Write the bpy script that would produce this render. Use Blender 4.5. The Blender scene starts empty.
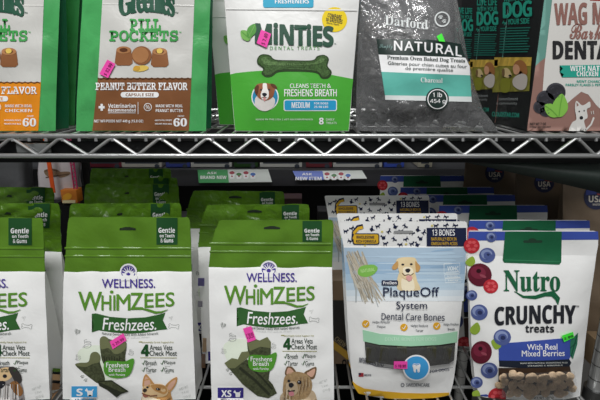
import bpy, bmesh, math, random, os
import numpy as np
from mathutils import Vector, Matrix
random.seed(7)
S = bpy.context.scene
COL = S.collection
# ------------------------------------------------------------------ camera, world, lights, exposure
FPX, PITCH, DCAM, ZCAM = 450.0, math.radians(15.5), 0.60, 0.077
cam = bpy.data.cameras.new('camera'); cam.sensor_width = 36; cam.lens = 36 * FPX / 600; cam.clip_start = 0.02
camo = bpy.data.objects.new('camera', cam); COL.objects.link(camo)
camo.location = (0, -DCAM, ZCAM); camo.rotation_euler = (math.pi / 2 - PITCH, 0, 0)
S.camera = camo
wd = bpy.data.worlds.new('store'); S.world = wd; wd.use_nodes = True
wd.node_tree.nodes['Background'].inputs[0].default_value = (0.95, 0.98, 1.0, 1)
wd.node_tree.nodes['Background'].inputs[1].default_value = 0.16


def area(name, loc, target, sx, sy, power, col=(1, 1, 1)):
    l = bpy.data.lights.new(name, 'AREA'); l.shape = 'RECTANGLE'; l.size = sx; l.size_y = sy; l.energy = power; l.color = col
    o = bpy.data.objects.new(name, l); COL.objects.link(o); o.location = loc
    o.rotation_euler = (Vector(target) - Vector(loc)).to_track_quat('-Z', 'Y').to_euler()
    return o


area('aisle_lamp', (-0.25, -1.25, 1.65), (-0.25, -1.15, 0), 1.5, 0.35, 44)
area('aisle_lamp', (0.3, -2.2, 1.65), (0.3, -1.6, 0), 2.4, 0.6, 20)
area('aisle_lamp', (-0.3, 0.95, 1.65), (-0.3, 0.95, 0), 1.6, 0.3, 12)
S.view_settings.view_transform = 'Standard'; S.view_settings.look = 'None'
S.view_settings.exposure = 0.06; S.view_settings.gamma = 1.0; S.view_settings.use_curve_mapping = False

# ------------------------------------------------------------------ geometry of the view (used only to measure the place)
FWD = np.array([0, math.cos(PITCH), -math.sin(PITCH)]); UP = np.array([0, math.sin(PITCH), math.cos(PITCH)])
CAM = np.array([0, -DCAM, ZCAM])


def ray(px, py):
    a = (np.asarray(px, float) - 300) / FPX; b = (200 - np.asarray(py, float)) / FPX
    return np.stack([a, FWD[1] + UP[1] * b, FWD[2] + UP[2] * b], -1)


def at(px, py, y):
    d = ray(px, py); t = (y + DCAM) / d[..., 1]
    return CAM + d * t[..., None] if np.ndim(t) else CAM + d * t


def at_z(px, py, z):
    d = ray(px, py); t = (z - ZCAM) / d[2]
    return CAM + d * t


# ------------------------------------------------------------------ materials
MATS = {}


def lin(h):
    h = h.lstrip('#'); v = [int(h[i:i + 2], 16) / 255 for i in (0, 2, 4)]
    return [c / 12.92 if c < 0.04045 else ((c + 0.055) / 1.055) ** 2.4 for c in v]


def mat(name, hexc, rough=0.45, metal=0.0, bump=0.0, bscale=40, coat=0.0, gain=1.1, spec=0.5, var=0.0):
    if name in MATS: return MATS[name]
    m = bpy.data.materials.new(name); m.use_nodes = True; nt = m.node_tree; p = nt.nodes['Principled BSDF']
    c = [min(0.88, x * gain) for x in lin(hexc)] + [1]
    p.inputs['Base Color'].default_value = c; p.inputs['Roughness'].default_value = rough; p.inputs['Metallic'].default_value = metal
    p.inputs['Coat Weight'].default_value = coat; p.inputs['Coat Roughness'].default_value = 0.15
    p.inputs['Specular IOR Level'].default_value = spec
    if bump or var:
        tc = nt.nodes.new('ShaderNodeTexCoord'); n = nt.nodes.new('ShaderNodeTexNoise')
        n.inputs['Scale'].default_value = bscale; n.inputs['Detail'].default_value = 4; n.inputs['Distortion'].default_value = 0.6
        nt.links.new(tc.outputs['Object'], n.inputs['Vector'])
        if bump:
            b = nt.nodes.new('ShaderNodeBump'); b.inputs['Strength'].default_value = bump; b.inputs['Distance'].default_value = 0.004
            nt.links.new(n.outputs['Fac'], b.inputs['Height']); nt.links.new(b.outputs['Normal'], p.inputs['Normal'])
        if var:
            r = nt.nodes.new('ShaderNodeValToRGB'); r.color_ramp.elements[0].position = 0.3; r.color_ramp.elements[1].position = 0.7
            r.color_ramp.elements[0].color = [x * (1 - var) for x in c[:3]] + [1]
            r.color_ramp.elements[1].color = [min(0.9, x * (1 + var)) for x in c[:3]] + [1]
            nt.links.new(n.outputs['Fac'], r.inputs['Fac']); nt.links.new(r.outputs['Color'], p.inputs['Base Color'])
    MATS[name] = m
    return m


def foil(name, hexc, rough=0.33, bump=0.25, bscale=38, **k):
    return mat('foil_' + name, hexc, rough, 0, bump, bscale, **k)


def ink(hexc, rough=0.5, **k):
    return mat('ink_' + hexc.lstrip('#') + '_%d' % k.get('bscale', 38), hexc, rough, **{**dict(bump=0.2, bscale=38, spec=0.22), **k})


def clear_film(name, tr=0.8, rough=0.12, bump=0.4, bscale=45, tint=(0.95, 0.96, 0.97)):
    m = bpy.data.materials.new(name); m.use_nodes = True; nt = m.node_tree; p = nt.nodes['Principled BSDF']
    p.inputs['Base Color'].default_value = (*tint, 1); p.inputs['Roughness'].default_value = rough
    t = nt.nodes.new('ShaderNodeBsdfTransparent'); mx = nt.nodes.new('ShaderNodeMixShader'); mx.inputs[0].default_value = 1 - tr
    g = nt.nodes.new('ShaderNodeBsdfGlossy'); g.inputs['Roughness'].default_value = rough
    fr = nt.nodes.new('ShaderNodeFresnel'); fr.inputs['IOR'].default_value = 1.5
    mx2 = nt.nodes.new('ShaderNodeMixShader')
    tc = nt.nodes.new('ShaderNodeTexCoord'); n = nt.nodes.new('ShaderNodeTexNoise'); n.inputs['Scale'].default_value = bscale
    n.inputs['Detail'].default_value = 3; n.inputs['Distortion'].default_value = 1.2
    b = nt.nodes.new('ShaderNodeBump'); b.inputs['Strength'].default_value = bump; b.inputs['Distance'].default_value = 0.006
    L = nt.links.new
    L(tc.outputs['Object'], n.inputs['Vector']); L(n.outputs['Fac'], b.inputs['Height'])
    for x in (p, g, fr): L(b.outputs['Normal'], x.inputs['Normal'])
    L(t.outputs[0], mx.inputs[1]); L(p.outputs[0], mx.inputs[2])
    L(fr.outputs[0], mx2.inputs[0]); L(mx.outputs[0], mx2.inputs[1]); L(g.outputs[0], mx2.inputs[2])
    L(mx2.outputs[0], nt.nodes['Material Output'].inputs['Surface'])
    MATS[name] = m
    return m


CHROME = mat('chrome_wire', '#b9bab9', 0.28, 0.75, gain=1.0)
DARKSTEEL = mat('dull_steel', '#6f7070', 0.4, 1.0, gain=1.0)
BLACK = mat('black_plastic', '#08090a', 0.5, spec=0.25)
WHITE = foil('white', '#e6e6e4', 0.36)
FILM = clear_film('clear_film', 0.95, 0.12, 0.5)


# ------------------------------------------------------------------ objects
def obj(name, verts, faces, mats, parent=None, smooth=True, fm=None):
    me = bpy.data.meshes.new(name); me.from_pydata([tuple(v) for v in verts], [], faces); me.update()
    if not isinstance(mats, (list, tuple)): mats = [mats]
    for m in mats: me.materials.append(m)
    if fm is not None: me.polygons.foreach_set('material_index', fm)
    if smooth: me.polygons.foreach_set('use_smooth', [True] * len(me.polygons))
    o = bpy.data.objects.new(name, me); COL.objects.link(o)
    if parent: o.parent = parent
    return o


def tag(o, label, cat, group=None, kind=None):
    o['label'] = label; o['category'] = cat
    if group: o['group'] = group
    if kind: o['kind'] = kind
    return o


def empty(name, loc, label=None, cat=None, group=None):
    o = bpy.data.objects.new(name, None); COL.objects.link(o); o.location = loc; o.empty_display_size = 0.02
    if label: tag(o, label, cat, group)
    return o


class MB:
    def __init__(s): s.v = []; s.f = []; s.m = []

    def add(s, v, f, m=0):
        n = len(s.v); s.v += [tuple(x) for x in v]; s.f += [[i + n for i in q] for q in f]; s.m += [m] * len(f)

    def tube(s, pts, r, n=8, m=0):
        pts = [Vector(p) for p in pts]; v = []; f = []
        for i, p in enumerate(pts):
            a = pts[max(i - 1, 0)]; b = pts[min(i + 1, len(pts) - 1)]; d = (b - a).normalized()
            u = d.orthogonal().normalized() if i == 0 else (u - d * u.dot(d)).normalized()
            w = d.cross(u)
            for k in range(n):
                t = 2 * math.pi * k / n; v.append(p + (u * math.cos(t) + w * math.sin(t)) * r)
        for i in range(len(pts) - 1):
            for k in range(n):
                f.append([i * n + k, i * n + (k + 1) % n, (i + 1) * n + (k + 1) % n, (i + 1) * n + k])
        f.append(list(range(n))[::-1]); f.append([(len(pts) - 1) * n + k for k in range(n)])
        s.add(v, f, m)

    def box(s, lo, hi, m=0, bev=0.0, M=None):
        bm = bmesh.new(); bmesh.ops.create_cube(bm, size=1)
        for v in bm.verts:
            v.co = Vector([(lo[i] + hi[i]) / 2 + v.co[i] * (hi[i] - lo[i]) for i in range(3)])
        if bev: bmesh.ops.bevel(bm, geom=bm.edges[:], offset=bev, segments=2, affect='EDGES', profile=0.5)
        if M:
            for v in bm.verts: v.co = M @ v.co
        bm.verts.index_update()
        s.add([v.co[:] for v in bm.verts], [[v.index for v in f.verts] for f in bm.faces], m); bm.free()

    def build(s, name, mats, parent=None, smooth=True):
        o = obj(name, s.v, s.f, mats, parent, smooth, s.m)
        if smooth: o.data.set_sharp_from_angle(angle=math.radians(40))
        return o


# ------------------------------------------------------------------ lettering
FD = bpy.utils.system_resource('DATAFILES', path='fonts')


def fnt(n):
    try: return bpy.data.fonts.load(os.path.join(FD, n))
    except Exception: return None


F_MATH, F_EMO, F_INT, F_SYM = fnt('NotoSansMath-Regular.woff2'), fnt('NotoEmoji-VariableFont_wght.woff2'), fnt('Inter.woff2'), fnt('NotoSansSymbols2-Regular.woff2')
STY = dict(serif=(0x1D400, 0x1D41A, 0x1D7CE), ital=(0x1D468, 0x1D482, 0x1D7CE), script=(0x1D4D0, 0x1D4EA, 0x1D7CE), sans=(0x1D5D4, 0x1D5EE, 0x1D7EC), mono=(0x1D670, 0x1D68A, 0x1D7F6), inter=(0x1D5A0, 0x1D5BA, 0x1D7E2))
_tc = {}


def glyphs(s, font, off, sp=1.0, shear=0.0):
    key = (s, font, off, sp, shear)
    if key in _tc: return _tc[key]
    c = bpy.data.curves.new('lettering', 'FONT'); t = s
    if font in STY and F_MATH:
        u, l, d = STY[font]
        t = ''.join(chr(u + ord(ch) - 65) if 'A' <= ch <= 'Z' else chr(l + ord(ch) - 97) if 'a' <= ch <= 'z' else chr(d + ord(ch) - 48) if '0' <= ch <= '9' else ch for ch in s)
        c.font = F_MATH
    elif font == 'emoji' and F_EMO: c.font = F_EMO
    elif font == 'sym' and F_SYM: c.font = F_SYM
    c.body = t; c.resolution_u = 3; c.space_character = sp; c.shear = shear; c.space_line = 0.95; c.align_x = 'CENTER'
    o = bpy.data.objects.new('lettering', c); COL.objects.link(o)
    bpy.context.view_layer.update()
    me = bpy.data.meshes.new_from_object(o.evaluated_get(bpy.context.evaluated_depsgraph_get()))
    v = np.array([x.co[:2] for x in me.vertices]).reshape(-1, 2); f = [list(p.vertices) for p in me.polygons]
    bpy.data.objects.remove(o); bpy.data.curves.remove(c); bpy.data.meshes.remove(me)
    _tc[key] = (v, f)
    return v, f


def smooth_loop(pts, n=5):
    P = np.array(pts, float); out = []
    for i in range(len(P)):
        a, b, c, d = P[i - 1], P[i], P[(i + 1) % len(P)], P[(i + 2) % len(P)]
        for k in range(n):
            t = k / n
            out.append(0.5 * (2 * b + (c - a) * t + (2 * a - 5 * b + 4 * c - d) * t * t + (3 * b - a - 3 * c + d) * t ** 3))
    return np.array(out)


class Art:
    """Print on a surface: shapes are measured on the photo's frame and laid on the surface itself."""

    def __init__(s, surf, parent):
        s.surf, s.parent, s.items, s.o, s.k = surf, parent, [], (0, 0), (1, 1)

    def zoom(s, x0=0, y0=0, k=1.0, ky=None):
        s.o = (x0, y0); s.k = (k, ky or k)

    def T(s, p):
        p = np.asarray(p, float).reshape(-1, 2)
        return np.stack([s.o[0] + p[:, 0] / s.k[0], s.o[1] + p[:, 1] / s.k[1]], 1)

    def poly(s, pts, m, layer=0, raw=False):
        P = np.array(pts, float) if raw else s.T(pts)
        s.items.append((P, [list(range(len(P)))], m, layer))

    def blob(s, pts, m, layer=0, n=5): s.poly(smooth_loop(s.T(pts), n), m, layer, raw=True)

    def ell(s, cx, cy, rx, ry, m, layer=0, rot=0, n=28):
        t = np.linspace(0, 2 * math.pi, n, endpoint=False); c, w = math.cos(rot), math.sin(rot)
        x, y = rx * np.cos(t), ry * np.sin(t)
        s.poly(np.stack([cx + x * c - y * w, cy + x * w + y * c], 1), m, layer)

    def dog(s, x, y, w, h, m, layer=2, rot=0, flip=False):
        P = np.array([(0, .25), (.12, .1), (.2, 0), (.28, .12), (.35, .3), (.75, .32), (.95, .1), (1, .15), (.88, .4), (.9, .6), (.85, 1), (.76, 1), (.74, .68), (.42, .68), (.4, 1), (.3, 1), (.28, .6), (.22, .42), (.05, .38)]) - 0.5
        if flip: P[:, 0] *= -1
        r = math.radians(rot); P = P * (w, h)
        s.poly(np.stack([x + P[:, 0] * math.cos(r) - P[:, 1] * math.sin(r), y + P[:, 0] * math.sin(r) + P[:, 1] * math.cos(r)], 1), m, layer)

    def ring(s, cx, cy, r, w, m, layer=0, n=32):
        t = np.linspace(0, 2 * math.pi, n, endpoint=False)
        a = s.T(np.stack([cx + r * np.cos(t), cy + r * np.sin(t)], 1)); b = s.T(np.stack([cx + (r - w) * np.cos(t), cy + (r - w) * np.sin(t)], 1))
        s.items.append((np.vstack([a, b]), [[i, (i + 1) % n, n + (i + 1) % n, n + i] for i in range(n)], m, layer))

    def line(s, pts, w, m, layer=0, taper=False):
        P = s.T(pts); w = w / s.k[0] / 2; v = []; f = []
        for i in range(len(P)):
            d = P[min(i + 1, len(P) - 1)] - P[max(i - 1, 0)]; d = d / (np.hypot(*d) + 1e-9); nn = np.array([-d[1], d[0]])
            ww = w * (math.sin(math.pi * (i + .35) / (len(P) - 0.3)) if taper else 1)
            v += [P[i] + nn * ww, P[i] - nn * ww]
        for i in range(len(P) - 1): f.append([2 * i, 2 * i + 1, 2 * i + 3, 2 * i + 2])
        s.items.append((np.array(v), f, m, layer))

    def rect(s, x0, y0, x1, y1, m, layer=0, r=0):
        if not r: return s.poly([(x0, y0), (x1, y0), (x1, y1), (x0, y1)], m, layer)
        p = []
        for cx, cy, a0 in ((x1 - r, y0 + r, -90), (x1 - r, y1 - r, 0), (x0 + r, y1 - r, 90), (x0 + r, y0 + r, 180)):
            for k in range(5): t = math.radians(a0 + 22.5 * k); p.append((cx + r * math.cos(t), cy + r * math.sin(t)))
        s.poly(p, m, layer)

    def text(s, t, x0, y0, x1, y1, m, layer=2, font='sans', off=0.0, sp=1.0, rot=0, arc=0, slope=0, shear=0.0, taper=0):
        v, f = glyphs(t, font, 0.0, sp, shear)
        if len(v) == 0: return
        a, b = v.min(0), v.max(0)
        q = s.T([(x0, y0), (x1, y1)])
        u = (v - a) / (b - a)
        uu = 2 * u[:, 0] - 1
        h = (q[1, 1] - q[0, 1])
        X = q[0, 0] + u[:, 0] * (q[1, 0] - q[0, 0])
        Y = q[1, 1] - u[:, 1] * h * (1 + taper * uu) - arc / s.k[1] * (1 - uu ** 2) + slope / s.k[1] * uu
        if rot:
            c = (q[0] + q[1]) / 2; r = math.radians(rot); dx, dy = X - c[0], Y - c[1]
            X, Y = c[0] + dx * math.cos(r) - dy * math.sin(r), c[1] + dx * math.sin(r) + dy * math.cos(r)
        P = np.stack([X, Y], 1)
        if not off: return s.items.append((P, f, m, layer))
        e = off * 0.27 * h / (b[1] - a[1])          # weight of the strokes
        n = 8 if h > 8 else 4
        for k in range(n):
            th = 2 * math.pi * (k + .5) / n
            s.items.append((P + np.array([math.cos(th), math.sin(th)]) * e, f, m, layer + 0.08 * k))

    def ridge(s, x0, y0, x1, y1, m, h=0.9, w=1.6, layer=1):
        n = 30; x = np.linspace(x0, x1, n); y = np.linspace(y0, y1, n); v = []; lay = []; f = []
        for i in range(n):
            for dy, l in ((-w / 2, -1), (-w / 6, h * 2), (w / 6, h * 2), (w / 2, -1)): v.append((x[i], y[i] + dy)); lay.append(layer + l)
        for i in range(n - 1):
            for k in range(3): f.append([i * 4 + k, i * 4 + k + 1, i * 4 + 5 + k, i * 4 + 4 + k])
        s.items.append((s.T(v), f, m, np.array(lay)))

    def build(s, name, label=None, base=0.0005, step=0.0003):
        V = []; Fc = []; FM = []; ms = []; n0 = 0
        for P, f, m, layer in s.items:
            if m not in ms: ms.append(m)
            if np.ndim(layer) == 0:
                bm = bmesh.new(); vs = [bm.verts.new((p[0], p[1], 0)) for p in P]
                for q in f:
                    try: bm.faces.new([vs[i] for i in q])
                    except ValueError: pass
                big = [q for q in bm.faces if len(q.verts) > 4]
                if big: bmesh.ops.triangulate(bm, faces=big)
                if bm.edges and max(e.calc_length() for e in bm.edges) > 9:
                    for ax in (0, 1):
                        lo, hi = P[:, ax].min(), P[:, ax].max()
                        for k in np.arange(math.floor(lo / 6) * 6 + 6, hi, 6):
                            co = [0, 0, 0]; co[ax] = k; no = [0, 0, 0]; no[ax] = 1
                            bmesh.ops.bisect_plane(bm, geom=bm.verts[:] + bm.edges[:] + bm.faces[:], plane_co=co, plane_no=no, dist=1e-4)
                bm.verts.index_update()
                P = np.array([v.co[:2] for v in bm.verts]); f = [[v.index for v in q.verts] for q in bm.faces]; bm.free()
            if not f: continue
            L = s.surf.hit(P[:, 0], P[:, 1]) ; L = L + s.surf.out * (base + step * np.asarray(layer))[..., None] if np.ndim(layer) else L + s.surf.out * (base + step * layer)
            lo, hi = getattr(s.surf, 'lim', (-9, 9)); L[:, 0] = np.clip(L[:, 0], lo, hi); L[:, 2] = np.maximum(L[:, 2], getattr(s.surf, 'zmin', -9))
            nrm = sum(np.dot(np.cross(L[t[1]] - L[t[0]], L[t[2]] - L[t[0]]), s.surf.out) for t in f[:20])
            if nrm < 0: f = [t[::-1] for t in f]
            V += [tuple(x) for x in L]; Fc += [[i + n0 for i in t] for t in f]; FM += [ms.index(m)] * len(f); n0 += len(L)
        s.items = []
        if not Fc: return None
        o = obj(name, V, Fc, ms, s.parent, True, FM)
        if label: o['label'] = label
        return o


class Flat:
    zmin = -9
    """A flat printed panel: origin, outward normal in the parent's frame."""

    def __init__(s, origin, out, co): s.p, s.out, s.co = np.array(origin, float), np.array(out, float), np.array(co, float)

    def hit(s, px, py):
        d = ray(px, py); c = CAM - s.co
        t = ((s.p - c) @ s.out) / (d @ s.out)
        return c + d * t[:, None]


class Pouch:
    zmin = 0.0008
    out = np.array([0, -1.0, 0])

    def __init__(s, outline, yb, zb, Eb=0.02, Bm=0.012, lean=0.03, header_py=None, amp=0.0009, seed=1, hd_amp=1.0, pinch=0.5):
        rnd = random.Random(seed)
        s.yb, s.zb, s.lean, s.Eb, s.Bm, s.pinch = yb, zb, lean, Eb, Bm, pinch
        s.w = [(rnd.uniform(0, math.pi), 2 * math.pi / rnd.uniform(0.035, 0.10), rnd.uniform(0, 6.28), amp * rnd.uniform(0.2, 0.5)) for _ in range(9)]
        s.hd_amp = hd_amp
        s.H = s.zh = 1.0
        rows = []

        def zfor(py, E):
            z = 0.15
            for _ in range(6): z = at(300, py, yb + lean * z - E(z))[2] - zb
            return z
        s.H = zfor(outline[0][0], lambda z: 0.001); s.zh = zfor(header_py, lambda z: 0.002) if header_py else s.H * 0.86
        for py, l, r in outline:
            z = zfor(py, lambda z: float(s.E(z)))
            y = yb + lean * z - float(s.E(z))
            rows.append([z, at(l, py, y)[0], at(r, py, y)[0]])
        rows[-1][0] = min(0, rows[-1][0])
        s.x0 = (rows[-1][1] + rows[-1][2]) / 2
        R = np.array(rows[::-1]); s.rz, s.rl, s.rr = R[:, 0], R[:, 1] - s.x0, R[:, 2] - s.x0
        s.loc = np.array([s.x0, yb, zb])

    def E(s, z):
        u = np.clip(1 - np.asarray(z) / s.zh, 0, 1); return 0.0008 + s.Eb * np.minimum(1, u / 0.85) ** 0.75

    def B(s, z):
        u = np.clip(np.asarray(z) / s.zh, 0, 1); return s.Bm * (1 - u ** 3) * (0.35 + 0.65 * np.minimum(1, u / 0.3))

    def xl(s, z): return np.interp(z, s.rz, s.rl)

    def xr(s, z): return np.interp(z, s.rz, s.rr)

    def W(s, x, z):
        r = 0
        for a, k, p, m in s.w: r = r + m * np.sin(k * (math.cos(a) * x + math.sin(a) * z) + p)
        hd = 1 + (s.hd_amp - 1) * np.clip((np.asarray(z) - s.zh * 0.9) / 0.02, 0, 1)
        return r * hd

    def F(s, x, z):
        c = np.clip(np.abs(2 * (x - s.xl(z)) / (s.xr(z) - s.xl(z) + 1e-9) - 1), 0, 1)
        return s.lean * z - s.E(z) - s.B(z) * (1 - c ** 2.5) + s.W(x, z) * (1 - 0.75 * c ** 6)

    def hit(s, px, py):
        d = ray(px, py); c = CAM - s.loc; y = np.zeros(len(d)) - s.Eb
        for _ in range(9):
            t = (y - c[1]) / d[:, 1]; p = c + d * t[:, None]
            y = s.F(p[:, 0], p[:, 2])
        p[:, 1] = y
        return p

    def shell(s, name, z0, z1, mats, parent, nz=30, nx=34, extra=()):
        zs = sorted(set(list(np.linspace(z0, z1, nz)) + [z for z in s.rz if z0 < z < z1] + list(extra)))
        V = []; Fc = []; FM = []; n = nx + 1; ring = 2 * n + 2
        sx = 0.5 - 0.5 * np.cos(np.linspace(0, math.pi, n)) * (0.55 + 0.45 * np.abs(np.cos(np.linspace(0, math.pi, n))))
        sx = np.clip(sx, 0, 1)
        for z in zs:
            l, r, e = float(s.xl(z)), float(s.xr(z)), float(s.E(z)); x = l + (r - l) * sx
            yf = s.F(x, np.full(n, z)); yc = s.lean * z
            yk = yc + e + 0.6 * float(s.B(z)) * (1 - np.abs(2 * sx - 1) ** 2.5) + s.W(x, np.full(n, z)) * (1 if z > s.zh else 0.4)
            yk = np.maximum(yk, yf + 0.0008)
            g = min(s.pinch * e, 0.3 * (r - l))
            V += [(x[i], yf[i], z) for i in range(n)] + [(r - g, (yf[-1] + yk[-1]) / 2, z)] + [(x[n - 1 - i], yk[n - 1 - i], z) for i in range(n)] + [(l + g, (yf[0] + yk[0]) / 2, z)]
        for j in range(len(zs) - 1):
            a, b = j * ring, (j + 1) * ring
            for i in range(ring):
                k = (i + 1) % ring
                Fc.append([a + i, a + k, b + k, b + i])
                FM.append(0 if i < nx else (1 if i in (nx, nx + 1, ring - 2, ring - 1) else 2) if len(mats) > 1 else 0)
        Fc.append(list(range(ring))[::-1]); FM.append(0)
        t = (len(zs) - 1) * ring; Fc.append([t + i for i in range(ring)]); FM.append(0)
        FM = [min(m, len(mats) - 1) for m in FM]
        o = obj(name, V, Fc, mats, parent, True, FM)
        o.data.set_sharp_from_angle(angle=math.radians(50))
        return o


def children(o): return [c for c in COL.objects if c.parent == o]


def copy_pouch(root, label, loc, skip=(), rz=0, sc=1.0, group=None, sy=1.0, swap=None):
    kids = children(root)
    r = root.copy(); COL.objects.link(r); r.location = loc; r.rotation_euler = (0, 0, rz); r.scale = (sc, sy, 1); r['label'] = label
    if group: r['group'] = group
    for k in kids:
        nm = k.name.split('.')[0]
        if nm in skip: continue
        c = k.copy(); COL.objects.link(c); c.parent = r
        if swap and nm in swap: c.data = swap[nm]
        for g in children(k):
            d = g.copy(); COL.objects.link(d); d.parent = c
    return r


def copy_behind(P, root, label, px_mid, py_top, skip=('price_sticker', 'clear_window'), rz=0, sc=1.0, sy=0.7, swap=None):
    """stand a copy so that the middle of its top edge shows at the given place"""
    w = at_z(px_mid, py_top, P.zb + P.H)
    xt = (float(P.xl(P.H)) + float(P.xr(P.H))) / 2
    return copy_pouch(root, label, (w[0] - xt, w[1] - P.lean * P.H * sy, P.zb), skip, rz, sc, None, sy, swap)


# ------------------------------------------------------------------ the setting
ZL = -0.413           # top of the lower shelf's wires
f_ = MB(); f_.box((-3, -3, -1.32), (3, 2.2, -1.30)); o = f_.build('floor', mat('grey_floor_tile', '#6c6a66', 0.4, bump=0.1, bscale=3)); o['kind'] = 'structure'
f_ = MB(); f_.box((-3, 1.9, -1.3), (3, 1.95, 1.8)); o = f_.build('wall_back', mat('dark_wall', '#2a2a2b', 0.8, bump=0.1, bscale=6)); o['kind'] = 'structure'
f_ = MB(); f_.box((-3, -3, 1.8), (3, 2.2, 1.84)); o = f_.build('ceiling', mat('ceiling_tile', '#c8c8c4', 0.9, bump=0.3, bscale=30)); o['kind'] = 'structure'
# ------------------------------------------------------------------ wire shelves
XL, XR, DEP = -0.78, 0.445, 0.47


def wire_shelf(z, label, name='wire_shelf', y0=0.0, cross=(0.035, 0.15, 0.27, 0.38)):
    root = empty(name, (0, y0, z), label, 'shelf')
    r = 0.0033
    for yy, nm in ((0, 'front'), (DEP, 'rear')):
        for zz, part in ((-0.0008, nm + '_top_rail'), (-0.0275, nm + '_lower_rail')):
            m = MB(); m.tube([(XL, yy, zz), (XR, yy, zz)], r, 10); m.build(part, CHROME, root)
        m = MB(); pts = []
        for k in range(len(PEAKS) - 1):
            x, P = PEAKS[k], PEAKS[k + 1] - PEAKS[k]
            pts += [(x - 0.0025, yy, -0.0050), (x + 0.0025, yy, -0.0050), (x + P / 2 - 0.0025, yy, -0.0252), (x + P / 2 + 0.0025, yy, -0.0252)]
        pts = [p for p in pts if XL <= p[0] <= XR]
        m.tube(pts, 0.0023, 8); m.build(nm + '_zigzag_truss', CHROME, root)
    for xx in (XL, XR):
        m = MB(); m.tube([(xx, 0, -0.0036), (xx, DEP, -0.0036)], r, 8); m.tube([(xx, 0, -0.0275), (xx, DEP, -0.0275)], r, 8); m.build('side_rail', CHROME, root)
    m = MB(); x = XL + 0.02
    while x < XR:
        m.tube([(x, -0.0015, -0.0078), (x, -0.001, -0.0035), (x, 0.004, -0.0022), (x, DEP, -0.0022)], 0.0021, 6); x += 0.0222
    m.build('deck_wires', CHROME, root)
    m = MB()
    for yy in cross: m.tube([(XL, yy, -0.0068), (XR, yy, -0.0068)], 0.0026, 8)
    m.build('cross_wires', CHROME, root)
    return root


PEAKS = [float(at(p, 137, 0)[0]) for p in (-291, -241, -191, -140, -90, -39.5, 11, 60, 111.5, 160, 207.5, 255, 301.5, 348, 395, 442, 488, 533, 577, 620, 662)]
top_shelf = wire_shelf(0.0, 'chrome wire shelf with zigzag front truss carrying the upper row of bags')
low_shelf = wire_shelf(ZL, 'lower chrome wire shelf under the tall treat pouches', y0=-0.03, cross=(0.064, 0.17, 0.28, 0.39))
m = MB(); m.box((XL, 0.009, -0.0385), (XR, 0.0105, -0.0085), 0, 0.0004); m.build('black_strip', BLACK, top_shelf)  # plain black strip behind the front truss, reaching just below the lower rail
# rounded label clip behind the truss
a, b = at(16, 143, 0.006), at(52, 153, 0.006)
c = MB(); c.box((a[0], 0.0035, b[2]), (b[0], 0.0075, a[2]), 0, 0.0018)
o = c.build('label_clip', mat('grey_clear_plastic', '#5c5e5d', 0.25)); tag(o, 'rounded grey plastic label clip behind the truss at its left end', 'clip')
# black sheet that sags under the right end of the upper shelf
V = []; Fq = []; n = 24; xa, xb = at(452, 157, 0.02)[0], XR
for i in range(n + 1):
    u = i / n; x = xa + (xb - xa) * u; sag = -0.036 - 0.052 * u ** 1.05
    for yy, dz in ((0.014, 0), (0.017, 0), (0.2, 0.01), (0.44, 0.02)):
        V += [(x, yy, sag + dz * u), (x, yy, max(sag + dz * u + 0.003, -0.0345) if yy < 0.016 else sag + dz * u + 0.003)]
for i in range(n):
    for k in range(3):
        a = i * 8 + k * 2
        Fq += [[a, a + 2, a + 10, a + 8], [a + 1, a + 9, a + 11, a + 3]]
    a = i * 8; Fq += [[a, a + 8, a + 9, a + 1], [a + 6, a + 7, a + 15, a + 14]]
o = obj('black_sheet', V, Fq, mat('dark_sheet', '#15201b', 0.55, bump=0.2, bscale=20)); tag(o, 'black sheet sagging under the right end of the upper shelf', 'liner')
# uprights
def upright(x, y, label, r=0.0125):
    root = empty('shelf_post', (x, y, -1.30), label, 'post')
    m = MB(); m.tube([(0, 0, 0), (0, 0, 1.95)], r, 20)
    k = 0.02
    m.build('post', CHROME, root)
    for zz in (ZL, 0):
        m = MB(); m.tube([(0, 0, 1.30 + zz - 0.034), (0, 0, 1.30 + zz - 0.028), (0, 0, 1.30 + zz), (0, 0, 1.30 + zz + 0.004)], r + 0.0045, 20); m.build('collar', DARKSTEEL, root)
        m = MB(); m.tube([(0, 0, 1.30 + zz - 0.045), (0, 0, 1.30 + zz - 0.033)], r + 0.002, 20); m.build('clip_sleeve', BLACK, root)
    m = MB()
    for i in range(70): m.tube([(0, 0, 0.02 + i * 0.0254), (0, 0, 0.0215 + i * 0.0254)], r + 0.0004, 16)
    m.build('groove_rings', DARKSTEEL, root)
p = at(594, 382, 0.022)
upright(p[0] + 0.003, 0.02, 'chrome shelf post at the front right corner beside the berry treat pouch')
upright(XL, 0.02, 'chrome shelf post at the front left corner outside the frame')
upright(XL, DEP, 'chrome shelf post at the rear left corner behind the bags')
upright(XR, DEP, 'chrome shelf post at the rear right corner behind the kraft bags')
# ------------------------------------------------------------------ upper shelf: green pill pouches
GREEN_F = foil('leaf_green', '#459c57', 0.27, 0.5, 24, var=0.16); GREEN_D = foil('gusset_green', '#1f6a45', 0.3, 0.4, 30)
PINK, LIME = mat('pink_sticker', '#ff48a0', 0.6, gain=1.2, spec=.2), mat('green_sticker', '#45f03c', 0.6)
INKK = ink('#26262c'); WHT = ink('#f0f0ee'); DKRED = ink('#7c1f52')


def sticker(A, quad, txt, m=PINK, name='price_sticker', label=None, rot=0, tb=None):
    A.poly(quad, m, 9)
    if txt:
        q = np.array(quad, float); c = q.mean(0); e = q[1] - q[0]; L = np.hypot(*e) * 0.8; h = np.hypot(*(q[2] - q[1])) * 0.42
        c = c + (q[2] - q[1]) * 0.1
        A.text(txt, c[0] - L / 2, c[1] - h / 2, c[0] + L / 2, c[1] + h / 2, DKRED if m is PINK else INKK, 11, 'sans', rot=math.degrees(math.atan2(e[1], e[0])))
    A.build(name, label, base=0.0007, step=0.00025)


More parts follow.
